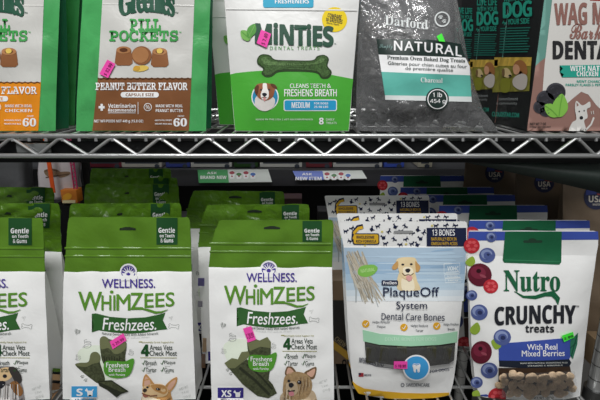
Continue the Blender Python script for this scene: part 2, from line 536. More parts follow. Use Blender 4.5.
def greenies(dx, label, flavour, col, x_left, price=None, by=78, seed=1):
    out = [(-92, 88, 214), (0, 82.5, 210.5), (60, 79, 208), (110, 76.5, 206.5), (131, 76, 206)]
    out = [(py, l + dx, r + dx) for py, l, r in out]
    P = Pouch(out, 0.066, 0.0, 0.018, 0.010, 0.02, header_py=-50, seed=seed, amp=0.0011)
    root = empty('treat_pouch', P.loc, label, 'pet treat bag')
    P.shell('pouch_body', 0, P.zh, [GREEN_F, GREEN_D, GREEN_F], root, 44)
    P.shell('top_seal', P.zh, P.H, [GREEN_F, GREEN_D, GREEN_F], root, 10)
    A = Art(P, root); A.zoom(dx, 0, 1)
    c = ink(col, var=0.06)
    A.poly([(105, -80), (193.5, -80), (194.5, 0), (191.5, by), (98, by), (102.5, 0)], foil('pearl', '#c6c5c0', 0.33, 0.3, 30), 0)
    A.poly([(98, by), (191.5, by), (189, 131.5), (92.5, 131.5)], c, 0); A.build('front_panel')
    A.line([(98 + 3 * i, by + 0.5 + (0.6 if i % 2 else -0.6)) for i in range(32)], 1.0, ink('#5b3a1f'), 2); A.build('tear_line')
    A.ridge(103, 4, 194, 6, foil('pearl', '#c6c5c0'), 0.25, 2.0); A.build('zip_seam')
    dg = ink('#21503c')
    A.text('Greenies', 119.5, -9, 174.5, 17, dg, 3, 'serif', 0.05, 0.85, arc=5); A.text('TM', 175.5, 12, 178.5, 13.6, dg, 3); A.build('brand_name')
    lg = ink('#3f9a4c')
    A.text('PILL', 130.5, 19.4, 160.5, 30.3, lg, 3, 'mono', 0.075); A.text('POCKETS', 110, 30.8, 178, 41.2, lg, 3, 'mono', 0.075)
    A.text('TM', 179, 31.5, 181.5, 33, lg, 3); A.build('product_name')
    br, bl, bd, ye = ink('#8a5a38'), ink('#a9764c'), ink('#5b3520'), ink('#d9b95a')
    for cx, cy, w in ((124, 57, 9), (160, 58.5, 9)):
        A.poly([(cx - w * .82, cy - 7), (cx + w * .82, cy - 7), (cx + w, cy + 6), (cx + w * .7, cy + 8.5), (cx - w * .7, cy + 8.5), (cx - w, cy + 6)], br, 2)
        A.ell(cx, cy - 7, w * .82, 3.6, bl, 3); A.ell(cx, cy - 7, w * .45, 2.0, bd, 4)
    A.ell(160, 51, 3, 2.6, ye, 5)
    A.ell(142, 55.5, 10, 9.3, br, 4); A.ell(141, 55, 8.2, 7.9, bl, 5)
    A.ell(141, 68.5, 8, 3, ye, 3, -0.12); A.ell(137, 68.2, 3.4, 2.6, ink('#c79a3c'), 4, -0.12); A.build('treat_picture')
    W = WHT
    A.text(flavour, 96 if len(flavour) > 16 else 108, by + 4.6, 187.5, by + 12, W, 2, 'mono', 0.05)
    A.rect(121, by + 14, 159, by + 19.4, W, 2, 2.5); A.text('CAPSULE SIZE', 126, by + 15.2, 154, by + 18.2, c, 3)
    A.rect(99, 106, 105, 108.4, W, 2); A.rect(100.9, 103.8, 103.2, 110.6, W, 2)
    A.text('Veterinarian', 108.5, 103.5, 136, 107.8, W, 2); A.text('Recommended', 108.5, 108.3, 136, 111.6, W, 2)
    A.line([(108.5, 112.8), (136, 112.8)], .5, W, 2); A.line([(138.3, 102), (138.3, 114)], .5, W, 2)
    A.ring(148, 107, 4, .6, W, 2); A.text('%', 145.9, 104.9, 150, 109.2, W, 2)
    A.text('MADE WITH REAL', 156, 104.4, 183, 107.2, W, 2); A.text(flavour.replace(' FLAVOR', ''), 156, 109, 183, 112, W, 2)
    A.text('NET WT/POIDS NET 448 g (15.8 OZ)', 94.5, 119.6, 143.5, 123.2, W, 2)
    A.text('60', 173.8, 118.2, 187, 126.3, W, 2, 'serif', 0.04); A.text('COUNT', 178, 115.2, 184.5, 116.8, W, 2)
    A.text('ABOUT 60 PILL POCKETS', 155, 119.4, 172, 121, W, 2); A.text('TREATS PER BAG', 155, 123, 172, 124.6, W, 2); A.build('lettering')
    if price: A.zoom(0, 0, 1); sticker(A, price, '$ 32.99')
    return P, root


PB, pb = greenies(0, 'green pouch of peanut butter pill treats with brown lower panel and pink price sticker', 'PEANUT BUTTER FLAVOR', '#7d5132', 0, [(100.2, 73.8), (108.2, 59.6), (116.2, 64), (108.8, 78)], seed=3)
CH, ch = greenies(-150.5, 'green pouch with orange lower panel at the left end of the upper shelf', 'CHICKEN FLAVOR', '#e08a1d', 0, None, 82, seed=5)
copy_pouch(ch, 'green pouch standing back in the gap between the orange and brown pouches', (CH.loc[0] - 0.009, CH.loc[1] + 0.075, 0))

# ------------------------------------------------------------------ mint treat pouches
MG = foil('mint_green', '#49a436', 0.3, 0.3, 32)
out = [(-40, 223, 361), (0, 224.5, 359.3), (40, 227.5, 356), (90, 231.5, 352), (120, 234, 350), (131, 235, 349)]
MI = Pouch(out, 0.062, 0, 0.016, 0.012, 0.03, header_py=-8, seed=11, amp=0.0009)
mi = empty('treat_pouch', MI.loc, 'white and green mint dental treat pouch at the front with pink price sticker', 'pet treat bag')
zg = at(231, 76, 0.045)[2]
MW = foil('soft_white', '#d3d3d0', 0.34)
MI.shell('pouch_body', 0, MI.zh, [MW, foil('side_white', '#d9d9d6', 0.3), MW], mi, 44)
MI.shell('top_seal', MI.zh, MI.H, [MW], mi, 10)
A = Art(MI, mi)
edge = [(230.2, 74.5), (236, 73), (250, 71.5), (265, 70.5), (285, 69.5), (300, 70), (318, 72), (335, 75.5), (353.2, 79)]
A.poly(edge + [(351.8, 90), (349.5, 120), (348.5, 131), (235.3, 131), (234.3, 120), (231.7, 90)], MG, 0); A.build('green_lower_panel')
A.rect(263, -30, 313.5, 7.6, ink('#2b9dbd'), 1, 2); A.text('FRESHENERS', 275, -1, 309, 3.6, WHT, 2); A.build('blue_tab', 'blue tab with white lettering')
A.ridge(226, 9, 357, 10.5, MW, 0.8, 2.2); A.build('zip_seam')
A.ell(334.5, 19.6, 12.6, 12.4, ink('#e3c717'), 1, n=40); k = INKK
A.text('COMPARE', 327.6, 14.2, 341.5, 18.4, k, 2, 'sans', 0.02, rot=10); A.text('to GREENIES', 326, 18.4, 342.5, 22.6, k, 2, 'sans', 0.02, rot=10); A.text('DENTAL TREATS', 326.5, 23.2, 339, 24.9, k, 2, rot=10); A.build('round_badge', 'yellow round badge')
dg = ink('#234a38')
A.text('MiNTiES', 255.5, 24.2, 333, 45, dg, 3, 'sans', 0.06, 0.95, slope=1.6); A.text('TM', 334, 43, 336, 44.2, dg, 3)
A.text('DENTAL TREATS', 270, 46.3, 319.5, 49.8, ink('#5b9a58'), 2, 'inter', 0.02, 1.25); A.build('brand_name')
l1, l2 = ink('#4f8f3c'), ink('#76ad58')
A.blob([(255, 24), (256, 32), (250, 38), (247, 36), (248, 28)], l1, 4); A.blob([(241, 31), (247, 31), (251, 37), (248, 41), (242, 38)], l2, 4)
A.line([(255, 25), (249, 37)], .6, l2, 5); A.line([(241.5, 31.5), (250, 39)], .6, l1, 5); A.build('leaf_picture')
bn, bd, bh = ink('#3f5a30', bscale=420, var=.45), ink('#2a3f20'), ink('#587546', bscale=420, var=.4)
A.zoom(200, 0, 2.856)
A.blob([(165, 165), (178, 155), (200, 158), (215, 170), (260, 172), (320, 172), (335, 160), (355, 157), (368, 168), (364, 188), (376, 205), (368, 222), (348, 224), (330, 208), (270, 204), (225, 206), (205, 218), (188, 220), (176, 210), (180, 196), (164, 182)], bd, 2, 5)
A.blob([(168, 166), (180, 158), (198, 161), (214, 173), (260, 175), (320, 175), (337, 164), (354, 160), (364, 169), (360, 188), (371, 205), (364, 217), (350, 219), (332, 203), (270, 198), (224, 200), (204, 212), (190, 214), (181, 207), (185, 194), (168, 181)], bn, 3, 5)
A.blob([(175, 168), (190, 163), (205, 176), (262, 180), (322, 180), (345, 166), (356, 168), (340, 182), (270, 187), (215, 187), (185, 184)], bh, 4, 5)
A.text('MINTIES', 245, 180, 300, 193, bn, 5, 'sans', 0.03); A.build('treat_picture')
A.ell(186, 277, 39, 39, WHT, 1, n=40); A.ell(186, 277, 36, 36, ink('#2f86ad'), 2, n=40)
A.zoom(240, 75, 8.333)
wf, bf, df = ink('#e9e4de'), ink('#8b5638', var=.2), ink('#5a3422')
A.blob([(130, 190), (165, 170), (250, 175), (290, 200), (285, 255), (245, 290), (205, 300), (160, 288), (125, 250)], ink('#d2cdc8', var=.08), 3)
A.blob([(125, 105), (150, 75), (200, 68), (250, 72), (290, 100), (285, 150), (270, 185), (230, 210), (190, 208), (150, 185), (138, 150)], bf, 4)
A.blob([(120, 112), (145, 82), (158, 95), (152, 140), (140, 165), (128, 150)], df, 5); A.blob([(255, 72), (290, 78), (312, 108), (295, 112), (268, 98)], df, 5)
A.blob([(192, 72), (222, 72), (228, 110), (240, 140), (238, 185), (215, 205), (185, 200), (172, 170), (180, 140), (190, 110)], wf, 5)
A.ell(177, 122, 8, 7, INKK, 6); A.ell(243, 122, 8, 7, INKK, 6); A.blob([(185, 155), (205, 148), (225, 156), (218, 172), (204, 178), (192, 172)], INKK, 6)
A.line([(180, 190), (204, 182), (228, 190)], 5, df, 6); A.blob([(195, 190), (215, 190), (212, 214), (200, 214)], ink('#c98a86'), 6); A.build('dog_picture', 'round picture of a brown and white dog')
A.zoom(200, 0, 2.856)
A.text('CLEANS TEETH &', 257, 239, 374, 251, WHT, 2, 'inter', 0.03); A.text('FRESHENS BREATH', 241, 255, 390, 275, WHT, 2, 'inter', 0.05)
A.rect(239, 284, 391, 317, WHT, 1, 6); A.rect(241.5, 286.5, 388.5, 314.5, ink('#2a97c4'), 2, 5)
A.text('MEDIUM', 262, 292, 313, 308, WHT, 3, 'inter', 0.06); A.text('FOR DOGS', 326, 292, 366, 298, WHT, 3); A.text('25-50 LBS', 326, 302, 366, 308, WHT, 3)
A.text('MADE IN THE USA | VET RECOMMENDED', 160, 338, 322, 344, WHT, 2, 'inter', 0.02); A.text('8', 340, 336, 353, 355, WHT, 2, 'sans', 0.03)
A.text('DAILY', 360, 338, 384, 344, WHT, 2, 'inter'); A.text('TREATS', 360, 348, 390, 354, WHT, 2, 'inter'); A.build('lettering')
A.zoom(); sticker(A, [(256.8, 43.2), (261.3, 29.8), (271.3, 34), (266.8, 47.8)], '$ 7.49')
copy_pouch(mi, 'second white and green mint treat pouch standing behind the first', (MI.loc[0] - 0.037, MI.loc[1] + 0.085, 0), ('price_sticker',))

# ------------------------------------------------------------------ clear bag of dark biscuits
CLR = clear_film('bag_film', 0.90, 0.13, 0.8, 40)
out = [(-35, 372, 445), (0, 361, 457), (30, 359, 463), (60, 357, 468), (85, 356.5, 474), (110, 356, 483), (124, 356, 494), (132.5, 357, 499)]
DF = Pouch(out, 0.070, 0, 0.022, 0.028, 0.05, header_py=-25, seed=21, amp=0.0026)
df = empty('treat_pouch', DF.loc, 'clear crinkled bag of dark biscuits with a teal and white label', 'pet treat bag')
DF.shell('clear_bag', 0, DF.zh, [CLR], df, 40); DF.shell('top_seal', DF.zh, DF.H, [CLR], df, 8)
A = Art(DF, df); A.zoom(340, 0, 2.856)
dk = ink('#25332f', 0.3)
A.poly([(104, 112), (160, 112), (240, 112), (300, 118), (345, 126), (352, 150), (358, 165), (240, 160), (110, 156)], dk, 1)
A.poly([(110, 156), (240, 160), (320, 163), (358, 165), (370, 190), (371, 215), (240, 210), (118, 205)], WHT, 1)
A.poly([(118, 205), (240, 210), (371, 215), (374, 262), (375, 276), (128, 272)], ink('#5fb0a2', 0.3), 1)
A.poly([(128, 272), (375, 276), (376, 291), (129, 285)], ink('#cfd4d2', 0.3), 1); A.build('front_label', 'dark green, white and teal label')
A.text('NATURAL', 154, 126, 346, 153, WHT, 3, 'inter', 0.05, 1.1, arc=4, slope=9); A.text('Simply', 112, 126, 150, 142, ink('#6f8a86'), 3, 'script', 0.02)
A.text('Premium Oven Baked Dog Treats', 134, 163, 356, 177, dk, 3, 'serif', 0.02, slope=5)
A.text('Gâteries pour chien cuites au four', 136, 180, 362, 193, dk, 3, None, 0.02, slope=5)
A.text('de première qualité', 186, 193, 322, 205, dk, 3, None, 0.02, slope=3)
A.text('Charcoal', 230, 222, 292, 236, WHT, 3, 'serif', slope=1)
wl = ink('#d6dad9', 0.3)
A.text('Darford', 128, 50, 250, 78, wl, 3, 'serif', 0.0, slope=7); A.ring(291, 55, 22, 4, wl, 3); A.text('🐾', 280, 44, 302, 66, wl, 3, 'emoji', 0.03); A.build('brand_name')
A.ell(277, 283, 33, 32, dk, 4, n=40); A.ring(277, 283, 28.5, 2.5, WHT, 5); A.text('1 lb', 264, 264, 290, 277, WHT, 5, 'inter', 0.02); A.text('454 g', 256, 283, 300, 297, WHT, 5, 'inter', 0.02); A.build('round_badge', 'black round weight badge')
A.zoom(); sticker(A, [(436, 36.5), (441, 33.5), (444.5, 42), (438.5, 41.5)], '', LIME)
m = MB(); rnd = random.Random(4); tpl = []
for v in range(5):
    bm = bmesh.new(); bmesh.ops.create_icosphere(bm, subdivisions=2, radius=1)
    for q in bm.verts: q.co = Vector((q.co.x * (1 + .2 * math.sin(3 * q.co.y + v)), q.co.y, q.co.z * 0.45 + 0.12 * math.sin(5 * q.co.x + v)))
    bm.verts.index_update()
    tpl.append(([q.co.copy() for q in bm.verts], [[q.index for q in f.verts] for f in bm.faces])); bm.free()
for i in range(520):
    z = rnd.uniform(0.012, 0.155); l, r = float(DF.xl(z)) + 0.013, float(DF.xr(z)) - 0.013; u = rnd.random()
    if z > 0.146 - 0.036 * u: continue
    x = l + (r - l) * u; yf = float(DF.F(np.array([x]), np.array([z]))[0]) + 0.0135; yb = DF.lean * z + 0.004
    y = yf if i % 4 else yf + rnd.random() * max(0.001, yb - yf)
    if yf > yb: continue
    M = Matrix.Translation((x, y, z)) @ Matrix.Rotation(rnd.uniform(0, 6), 4, (rnd.random() - .5, rnd.random() * .3, rnd.random() - .5)) ; s = rnd.uniform(0.0075, 0.010)
    vv, ff = tpl[i % 5]; m.add([M @ (v * s) for v in vv], ff)
o = m.build('dog_biscuits', mat('dark_biscuit', '#3a3836', 0.5, bump=.5, bscale=90, var=.25)); o.location = DF.loc
tag(o, 'heap of small dark charcoal biscuits inside the clear bag', 'dog biscuits', kind='stuff')

# ------------------------------------------------------------------ treat boxes at the right
BX = at(526, 132, 0.045); D0, DW = 0.045, 0.106


def box_thing(label, x0, y0, x1, y1, h, z, mats, bev=0.0012, name='treat_box'):
    root = empty(name, ((x0 + x1) / 2, y0, z), label, 'box')
    m = MB(); w = (x1 - x0) / 2; m.box((-w, 0, 0), (w, y1 - y0, h), 0, bev); m.build('carton', mats, root)
    return root


BLKC = mat('black_card', '#171a1a', 0.5)
bx1 = box_thing('upright carton with a white and brown front and a black printed side', BX[0], D0, BX[0] + 0.19, D0 + DW, 0.245, 0, BLKC)
A = Art(Flat(np.array(bx1.location), (0, -1, 0), np.array(bx1.location)), bx1)
A.surf.p = np.array([0, -0.0002, 0]); A.surf.lim = (-0.0945, 0.0945); A.surf.zmin = 0.0006
A.zoom(460, 0, 2.857)
rose, teal2 = mat('card_brown', '#8d6a60', 0.5), mat('card_teal', '#5f8f84', 0.5)
top = np.array([at(541, -45, D0)])
A.poly([(-0, 0)] and [(227, -110), (420, -110), (420, 205), (205, 205), (216, 100)], teal2, 0)
A.poly([(206, 192), (250, 160), (270, 230), (420, 230), (420, 378), (190, 378)], rose, 1)
wh = mat('card_white', '#cfcdc8', 0.5)
A.poly([(268, -110), (420, -110), (420, 330), (388, 300), (365, 270), (345, 262), (320, 282), (300, 300), (232, 300), (240, 190), (262, 0)], wh, 2)
A.poly([(370, -8), (420, -8), (420, 4), (370, 2)], mat('card_red', '#a5322e', .5), 3); A.build('front_panel')
brn, tl, bk = mat('print_rose', '#8a6158', .5), mat('print_teal', '#1f9a86', .5), mat('print_black', '#1d1d20', .5)
A.text('WAG MORE', 268, 8, 490, 70, brn, 4, 'sans', 0.03, slope=-2); A.text('Bark Less', 312, 68, 480, 112, brn, 4, 'script', 0.03)
A.text('DENTAL', 264, 118, 448, 168, bk, 4, 'sans', 0.05); A.build('brand_name')
A.poly([(283, 187), (420, 185), (420, 220), (290, 221), (295, 212), (283, 206), (292, 196)], tl, 4); A.text('WITH NATURAL', 312, 188, 440, 203, WHT, 5, 'sans', 0.02); A.text('CHICKEN', 331, 204, 392, 218, WHT, 5, 'sans', 0.02); A.build('ribbon', 'teal ribbon with white lettering')
A.text('MINT CHARCOAL', 332, 229, 420, 236, tl, 4); A.text('PARSLEY FLAKES & PEPPERMINT', 300, 239, 440, 246, tl, 4); A.text('NET WT 7 OZ', 199, 350, 244, 357, bk, 4); A.text('(198g) 28 COUNT', 196, 360, 258, 365, bk, 4); A.build('lettering')
ck, ck2 = mat('print_charcoal', '#2b2a30', .5, var=.3, bump=.0, bscale=200), mat('print_charcoal_light', '#3f3e45', .5)
for cx, cy, r in ((228, 305, 20), (243, 283, 26), (272, 263, 28), (245, 312, 22)):
    A.ell(cx, cy, r, r * .95, ck2, 4); A.ell(cx + 1, cy + 1, r - 3, r * .9 - 3, ck, 5)
    for k_ in range(6): A.ell(cx + .5 * r * math.cos(k_), cy + .5 * r * math.sin(k_ * 1.3), 2.5, 2, ck2, 6)
g1, g2 = mat('print_leaf', '#7fb84a', .5), mat('print_leaf_dark', '#5f9a36', .5)
A.blob([(268, 330), (262, 300), (275, 278), (290, 268), (303, 290), (305, 312), (292, 330), (280, 334)], g1, 6); A.line([(290, 270), (284, 300), (280, 332)], 2.5, g2, 7)
A.blob([(240, 300), (258, 296), (275, 310), (278, 332), (258, 334), (243, 320)], g1, 6); A.line([(241, 302), (260, 315), (276, 332)], 2.5, g2, 7); A.build('treat_picture')
A.blob([(310, 378), (318, 350), (330, 340), (326, 310), (330, 288), (345, 300), (355, 298), (368, 290), (370, 305), (360, 312), (362, 335), (352, 345), (356, 378)], wh, 5, 4)
A.line([(356, 372), (372, 355), (380, 335)], 5, wh, 5); A.line([(372, 318), (374, 326)], 2, wh, 5); A.line([(378, 316), (380, 326)], 2, wh, 5)
A.ell(338, 318, 2, 2.4, bk, 6); A.ell(352, 316, 2, 2.4, bk, 6); A.ell(344, 336, 5, 5, bk, 6); A.poly([(330, 292), (337, 300), (331, 304)], rose, 6); A.build('dog_picture', 'white sketched dog')
# printed black side
TEAL = mat('print_side_teal', '#2aa88f', 0.5); GREY = mat('print_side_grey', '#8d9291', .5)


class Side(Flat):
    pass


SF = Flat((0, 0, 0), (-1, 0, 0), np.array(bx1.location)); SF.p = np.array([-(0.19) / 2 - 0.0002, 0, 0])
A = Art(SF, bx1); A.zoom(465, 0, 6.667)
A.text('WITH YOUR', 262, -28, 440, 6, TEAL, 2, 'inter', 0.05, slope=-5); A.text('DOG', 262, 12, 447, 112, TEAL, 2, 'inter', 0.10, slope=-6); A.text('LIVE LIFE', 262, -90, 440, -40, TEAL, 2, 'inter', 0.08, slope=-5)
A.text('by', 254, 138, 280, 168, TEAL, 2, 'script', 0.03); A.text('YOUR SIDE', 290, 124, 434, 160, TEAL, 2, 'inter', 0.06, slope=-4); A.build('side_slogan', 'teal slogan on the black side')
for j in range(10): A.line([(240 - j, 190 + 17.5 * j), (440 - (j * 7) % 23, 184 + 17.8 * j)], 7, mat('print_side_dim', '#1f7a6a', .5), 2)
A.build('side_small_print')
A.zoom(465, 50, 5.0)
A.poly([(150, 36), (338, 36), (325, 205), (140, 212)], mat('print_meadow', '#8a8636', .5, var=.35, bscale=60), 2)
A.poly([(152, 38), (338, 36), (335, 80), (150, 80)], mat('print_meadow_light', '#d0ae4a', .5, var=.3, bscale=60), 3)
A.blob([(248, 80), (262, 55), (290, 52), (312, 75), (318, 115), (300, 125), (285, 105), (262, 120), (250, 110)], mat('print_hair', '#a8703f', .5), 4)
A.blob([(246, 88), (258, 72), (276, 80), (280, 105), (268, 122), (252, 118)], mat('print_skin', '#dba580', .5), 5)
A.blob([(245, 150), (262, 130), (295, 118), (318, 135), (312, 185), (285, 200), (250, 180)], mat('print_shirt', '#cfc6bd', .5), 5)
A.blob([(190, 105), (205, 90), (225, 95), (240, 125), (225, 138), (205, 135), (195, 125)], mat('print_pale_fur', '#dcc490', .5), 5)
A.ell(232, 128, 7, 5, bk, 6); A.blob([(192, 100), (204, 95), (205, 125), (194, 130)], mat('print_fur_dark', '#7d6440', .5), 6)
A.blob([(185, 150), (215, 140), (232, 150), (228, 205), (188, 208)], mat('print_scarf', '#8a8c2a', .5), 5); A.build('side_photo', 'small photo of a child with a pale dog in a meadow')
A.text('commitment', 172, 236, 268, 252, GREY, 2); A.text('& community', 160, 260, 264, 276, GREY, 2); A.text('CLOUDSTAR.COM', 140, 312, 275, 334, TEAL, 3, 'inter', 0.04, slope=3)
st = [(205 + (34 if i % 2 == 0 else 13) * math.sin(i * math.pi / 5), 325 - (34 if i % 2 == 0 else 13) * math.cos(i * math.pi / 5)) for i in range(10)]
A.poly(st, mat('print_star', '#2a3030', .5), 2); A.build('side_lettering')
bx = bx1; w0 = bx1.location.copy()
for i, lb in enumerate(('black sided treat carton directly behind the white fronted carton', 'third black sided treat carton, farthest back in the row of cartons')):
    copy_pouch(bx1, lb, (w0[0], w0[1] + (DW + 0.004) * (i + 1), 0), ('front_panel',) if False else ())
# ------------------------------------------------------------------ lower shelf: white dental pouches with green tops
HG = foil('header_green', '#557d21', 0.22, 0.5, 26, var=0.08)
SIDEW = foil('side_white', '#d9d9d6', 0.3)
PURP, OLG, BNG, DPG = ink('#43318a'), ink('#56862c'), ink('#2f5a2b'), ink('#1f4a26')
HG2 = foil('crumpled_green', '#557d21', 0.15, 1.0, 55)
GRAYL, TXT = ink('#b9bcb8'), ink('#2c3a30')
GOLDT = ink('#8f8c3a')


def arch(A, cx, cy, r):
    A.ell(cx, cy, r, r * .95, WHT, 1); A.ring(cx, cy + .5, r * .82, r * .10, PURP, 3, 28)
    for k in range(7):
        t = math.radians(-172 + k * 27.3); c, s_ = math.cos(t), math.sin(t)
        A.poly([(cx + r * .26 * c - .3 * s_, cy + 1.5 + r * .26 * s_), (cx + r * .72 * c - r * .13 * s_, cy + 1 + r * .72 * s_ + r * .13 * c), (cx + r * .72 * c + r * .13 * s_, cy + 1 + r * .72 * s_ - r * .13 * c)], PURP, 3)
    A.poly([(cx - r * 1.05, cy + r * .42), (cx + r * 1.05, cy + r * .42), (cx + r * 1.05, cy + r), (cx - r * 1.05, cy + r)], WHITE, 4)
    A.ell(cx, cy + r * .2, r * .25, r * .22, PURP, 3)


def whimzees(out, yb, label, aff, hz, panel, arch_c, size, dog, sticker_q, seed, Eb=0.024, slot=None, tilt=0, pinch=.5):
    ox, oy, sx, sy = aff
    P = Pouch(out, yb, ZL, Eb, 0.010, 0.055, header_py=hz[0], seed=seed, amp=0.0010, hd_amp=1.5, pinch=pinch)
    root = empty('treat_pouch', P.loc, label, 'pet treat bag')
    P.shell('pouch_body', 0, P.zh, [WHITE, SIDEW, WHITE], root, 54)
    hd = P.shell('header', P.zh, P.H, [HG, HG, HG], root, 22); hd['label'] = 'glossy green top of the pouch'
    A = Art(P, hd)
    l0, r0 = hz[1], hz[2]
    A.ridge(l0 + 1, hz[0] - 24, r0 - 1, hz[0] - 23.5, HG, 1.0, 2.4); A.ridge(l0 + 1, hz[0] - 16, r0 - 1, hz[0] - 15.5, HG, 0.8, 2.0); A.build('zip_seam')
    cx, cy = slot or ((l0 + r0) / 2, hz[0] - 43)
    A.poly([(cx - 8, cy - .8), (cx - 2.5, cy - 1), (cx - 2, cy - 2.2), (cx + 2, cy - 2.2), (cx + 2.5, cy - 1), (cx + 8, cy - .8), (cx + 8, cy + .9), (cx - 8, cy + .9)], mat('slot_dark', '#14240d', .8), 1); A.build('hang_hole')
    a, b, c, d = panel
    A.rect(a, b, c, d, DPG, 1, 0); w = c - a; h = d - b
    A.text('Gentle', a + w * .1, b + h * .36, a + w * .88, b + h * .56, WHT, 2, 'sans', .01); A.text('on Teeth', a + w * .16, b + h * .60, a + w * .86, b + h * .73, WHT, 2); A.text('& Gums', a + w * .2, b + h * .77, a + w * .8, b + h * .92, WHT, 2); A.build('side_label', 'dark green square with white lettering')
    A = Art(P, root)
    A.poly([(l0 - 4, hz[0] - .2), (r0 + 4, hz[0] - .2), (r0 + 4, hz[0] + .8), (l0 - 4, hz[0] + .8)], HG, 0) if False else None
    arch(A, arch_c[0], arch_c[1], 8.6); A.zoom(ox, oy, 1 / sx, 1 / sy)
    A.text('WELLNESS.', 102.5, 278.4, 155.5, 287.2, PURP, 5, None, .035); A.build('brand_logo', 'purple arched emblem and lettering')
    A.text('W', 79, 291.5, 102, 309.8, OLG, 3, None, .05); A.text('HI', 102, 295, 115.5, 309.8, OLG, 3, None, .05); A.ell(112, 291.5, 1.8, 1.6, OLG, 3)
    A.text('M', 117, 294, 130.5, 309.8, OLG, 3, None, .05); A.text('Z', 131, 292.5, 143, 309, OLG, 3, None, .05); A.text('EES', 145, 292.5, 174.5, 306.5, OLG, 3, None, .05, slope=-.8)
    A.line([(133, 308.5), (142, 308), (150, 310), (156, 312), (162, 311.5), (168, 309)], 2.6, OLG, 4, True); A.build('product_name')
    ban = [(92, 313.5), (96, 313), (110, 316.5), (128, 318), (146, 317), (160, 314), (165.5, 312.5), (163, 320), (167.6, 329), (158, 330), (145, 332.5), (128, 333.5), (112, 332), (99, 330), (92, 332), (96.5, 322)]
    A.poly(ban, BNG, 1); A.text('Freshzees.', 103, 317.2, 156.5, 329.2, WHT, 3, None, .02, shear=.15, arc=-1); A.build('banner', 'dark green ribbon with white lettering')
    A.text('Natural Dental Treats With Added Minerals', 102.5, 331.4, 158.5, 334, TXT, 3, 'inter', .012, arc=-1.5)
    A.text('Treats for adult dogs', 112, 335.6, 150, 337.2, GRAYL, 3, 'inter', arc=-1)
    A.zoom(ox, oy - (0 if sx == 1 else .5), 1 / sx, 1 / sy)
    A.line([(139, 341.5), (142.5, 341.5)], .8, GOLDT, 2); A.text('Essentially Great Support For', 142, 341, 174, 343.2, GOLDT, 2, 'inter', .02)
    A.text('4', 141.6, 344.2, 149.2, 355.3, DPG, 3, 'sans', .06); A.text('Areas Vets', 150, 344.4, 172.5, 349.4, TXT, 3, None, .03); A.text('Check Most', 149.8, 350, 177, 355.2, TXT, 3, None, .03)
    A.line([(140.5, 357.3), (177, 357.5)], .5, GOLDT, 2)
    for i, (t, x, y) in enumerate((('Breath', 142.3, 360), ('Plaque', 161, 360), ('Tartar', 142.3, 367), ('Gums', 161, 367))):
        A.line([(x, y + 2.4), (x + 1.1, y + 4.2), (x + 3, y - .2)], .8, BNG, 3); A.text(t, x + 3.6, y, x + (14.5 if len(t) > 4 else 13), y + 4.6, TXT, 3, None, .01); A.line([(x + 4, y + 5.6), (x + 9, y + 5.6)], .4, GRAYL, 2)
    for e, x, y, q, r_ in (('❤', 77.5, 332, 6, 20), ('🍃', 87, 343.5, 9, 0), ('🦴', 174, 326, 10, -40), ('🍃', 131, 352, 6, 10), ('🍃', 78, 357, 6, 0), ('❤', 137, 313.5, 0.1, 0), ('🐾', 84, 378, 7, 0), ('🌱', 171, 318, 4, 0)):
        A.text(e, x - q / 2, y - q / 2, x + q / 2, y + q / 2, ink('#9a9d99'), 1, 'emoji', .0, rot=r_)
    A.text('NET WT\n7.4 oz\n(210 g)', 181, 386, 190, 398, GRAYL, 2, 'inter', .0, rot=-20)
    A.build('lettering')
    glow = ink('#dbe3d2')
    A.blob([(78, 352), (95, 345), (112, 350), (125, 362), (120, 378), (100, 380), (85, 372)], glow, 0)
    d1, d2, d3 = ink('#434832', .5, var=.4, bscale=260), ink('#696d4c', .5), ink('#2b2f22', .5)
    if size == 'S':
        A.zoom(65 , 325, 5.333)
        A.blob([(55, 210), (80, 200), (125, 195), (140, 150), (170, 142), (190, 165), (188, 200), (215, 290), (180, 310), (140, 285), (90, 245)], d1, 1, 4)
        A.blob([(55, 210), (80, 200), (125, 195), (140, 150), (170, 142), (190, 165), (185, 195), (150, 205), (110, 222)], d2, 2, 4)
        A.blob([(188, 75), (205, 57), (228, 65), (240, 90), (262, 100), (300, 85), (325, 88), (330, 110), (322, 170), (320, 210), (250, 230), (205, 200), (190, 130)], d1, 3, 4)
        A.blob([(188, 75), (205, 57), (228, 65), (240, 90), (262, 100), (300, 85), (325, 88), (328, 115), (300, 145), (265, 150), (235, 120), (195, 125)], d2, 4, 4)
        for i in range(7): A.line([(210 + 14 * i, 160 + (i % 3) * 6), (214 + 13 * i, 205)], 4, d3, 5)
        A.poly([(175, 295), (250, 290), (342, 350), (300, 365), (277, 383), (230, 345), (185, 320)], d3, 4); A.poly([(185, 300), (250, 296), (330, 350), (300, 352), (240, 325)], d1, 5)
        A.build('treat_picture'); A.zoom(ox, oy, 1 / sx, 1 / sy)
    elif size == 'XS':
        A.zoom(190, 280, 3.333)
        A.poly([(190, 205), (208, 190), (232, 200), (258, 188), (270, 205), (268, 290), (262, 330), (230, 320), (195, 250)], d1, 3); A.poly([(190, 205), (208, 190), (232, 200), (258, 188), (270, 205), (269, 225), (235, 220), (200, 235)], d2, 4)
        A.poly([(115, 275), (140, 258), (160, 262), (172, 238), (195, 235), (200, 250), (180, 268), (165, 280), (150, 292), (128, 292)], d2, 4)
        A.poly([(128, 290), (150, 290), (190, 262), (235, 300), (275, 345), (290, 375), (262, 392), (225, 385), (175, 345)], d1, 3); A.line([(165, 290), (215, 330), (265, 380)], 9, d3, 4); A.line([(190, 280), (235, 318), (275, 362)], 6, d3, 4)
        A.build('treat_picture'); A.zoom(ox, oy, 1 / sx, 1 / sy)
    lf = ink('#4f8f2f')
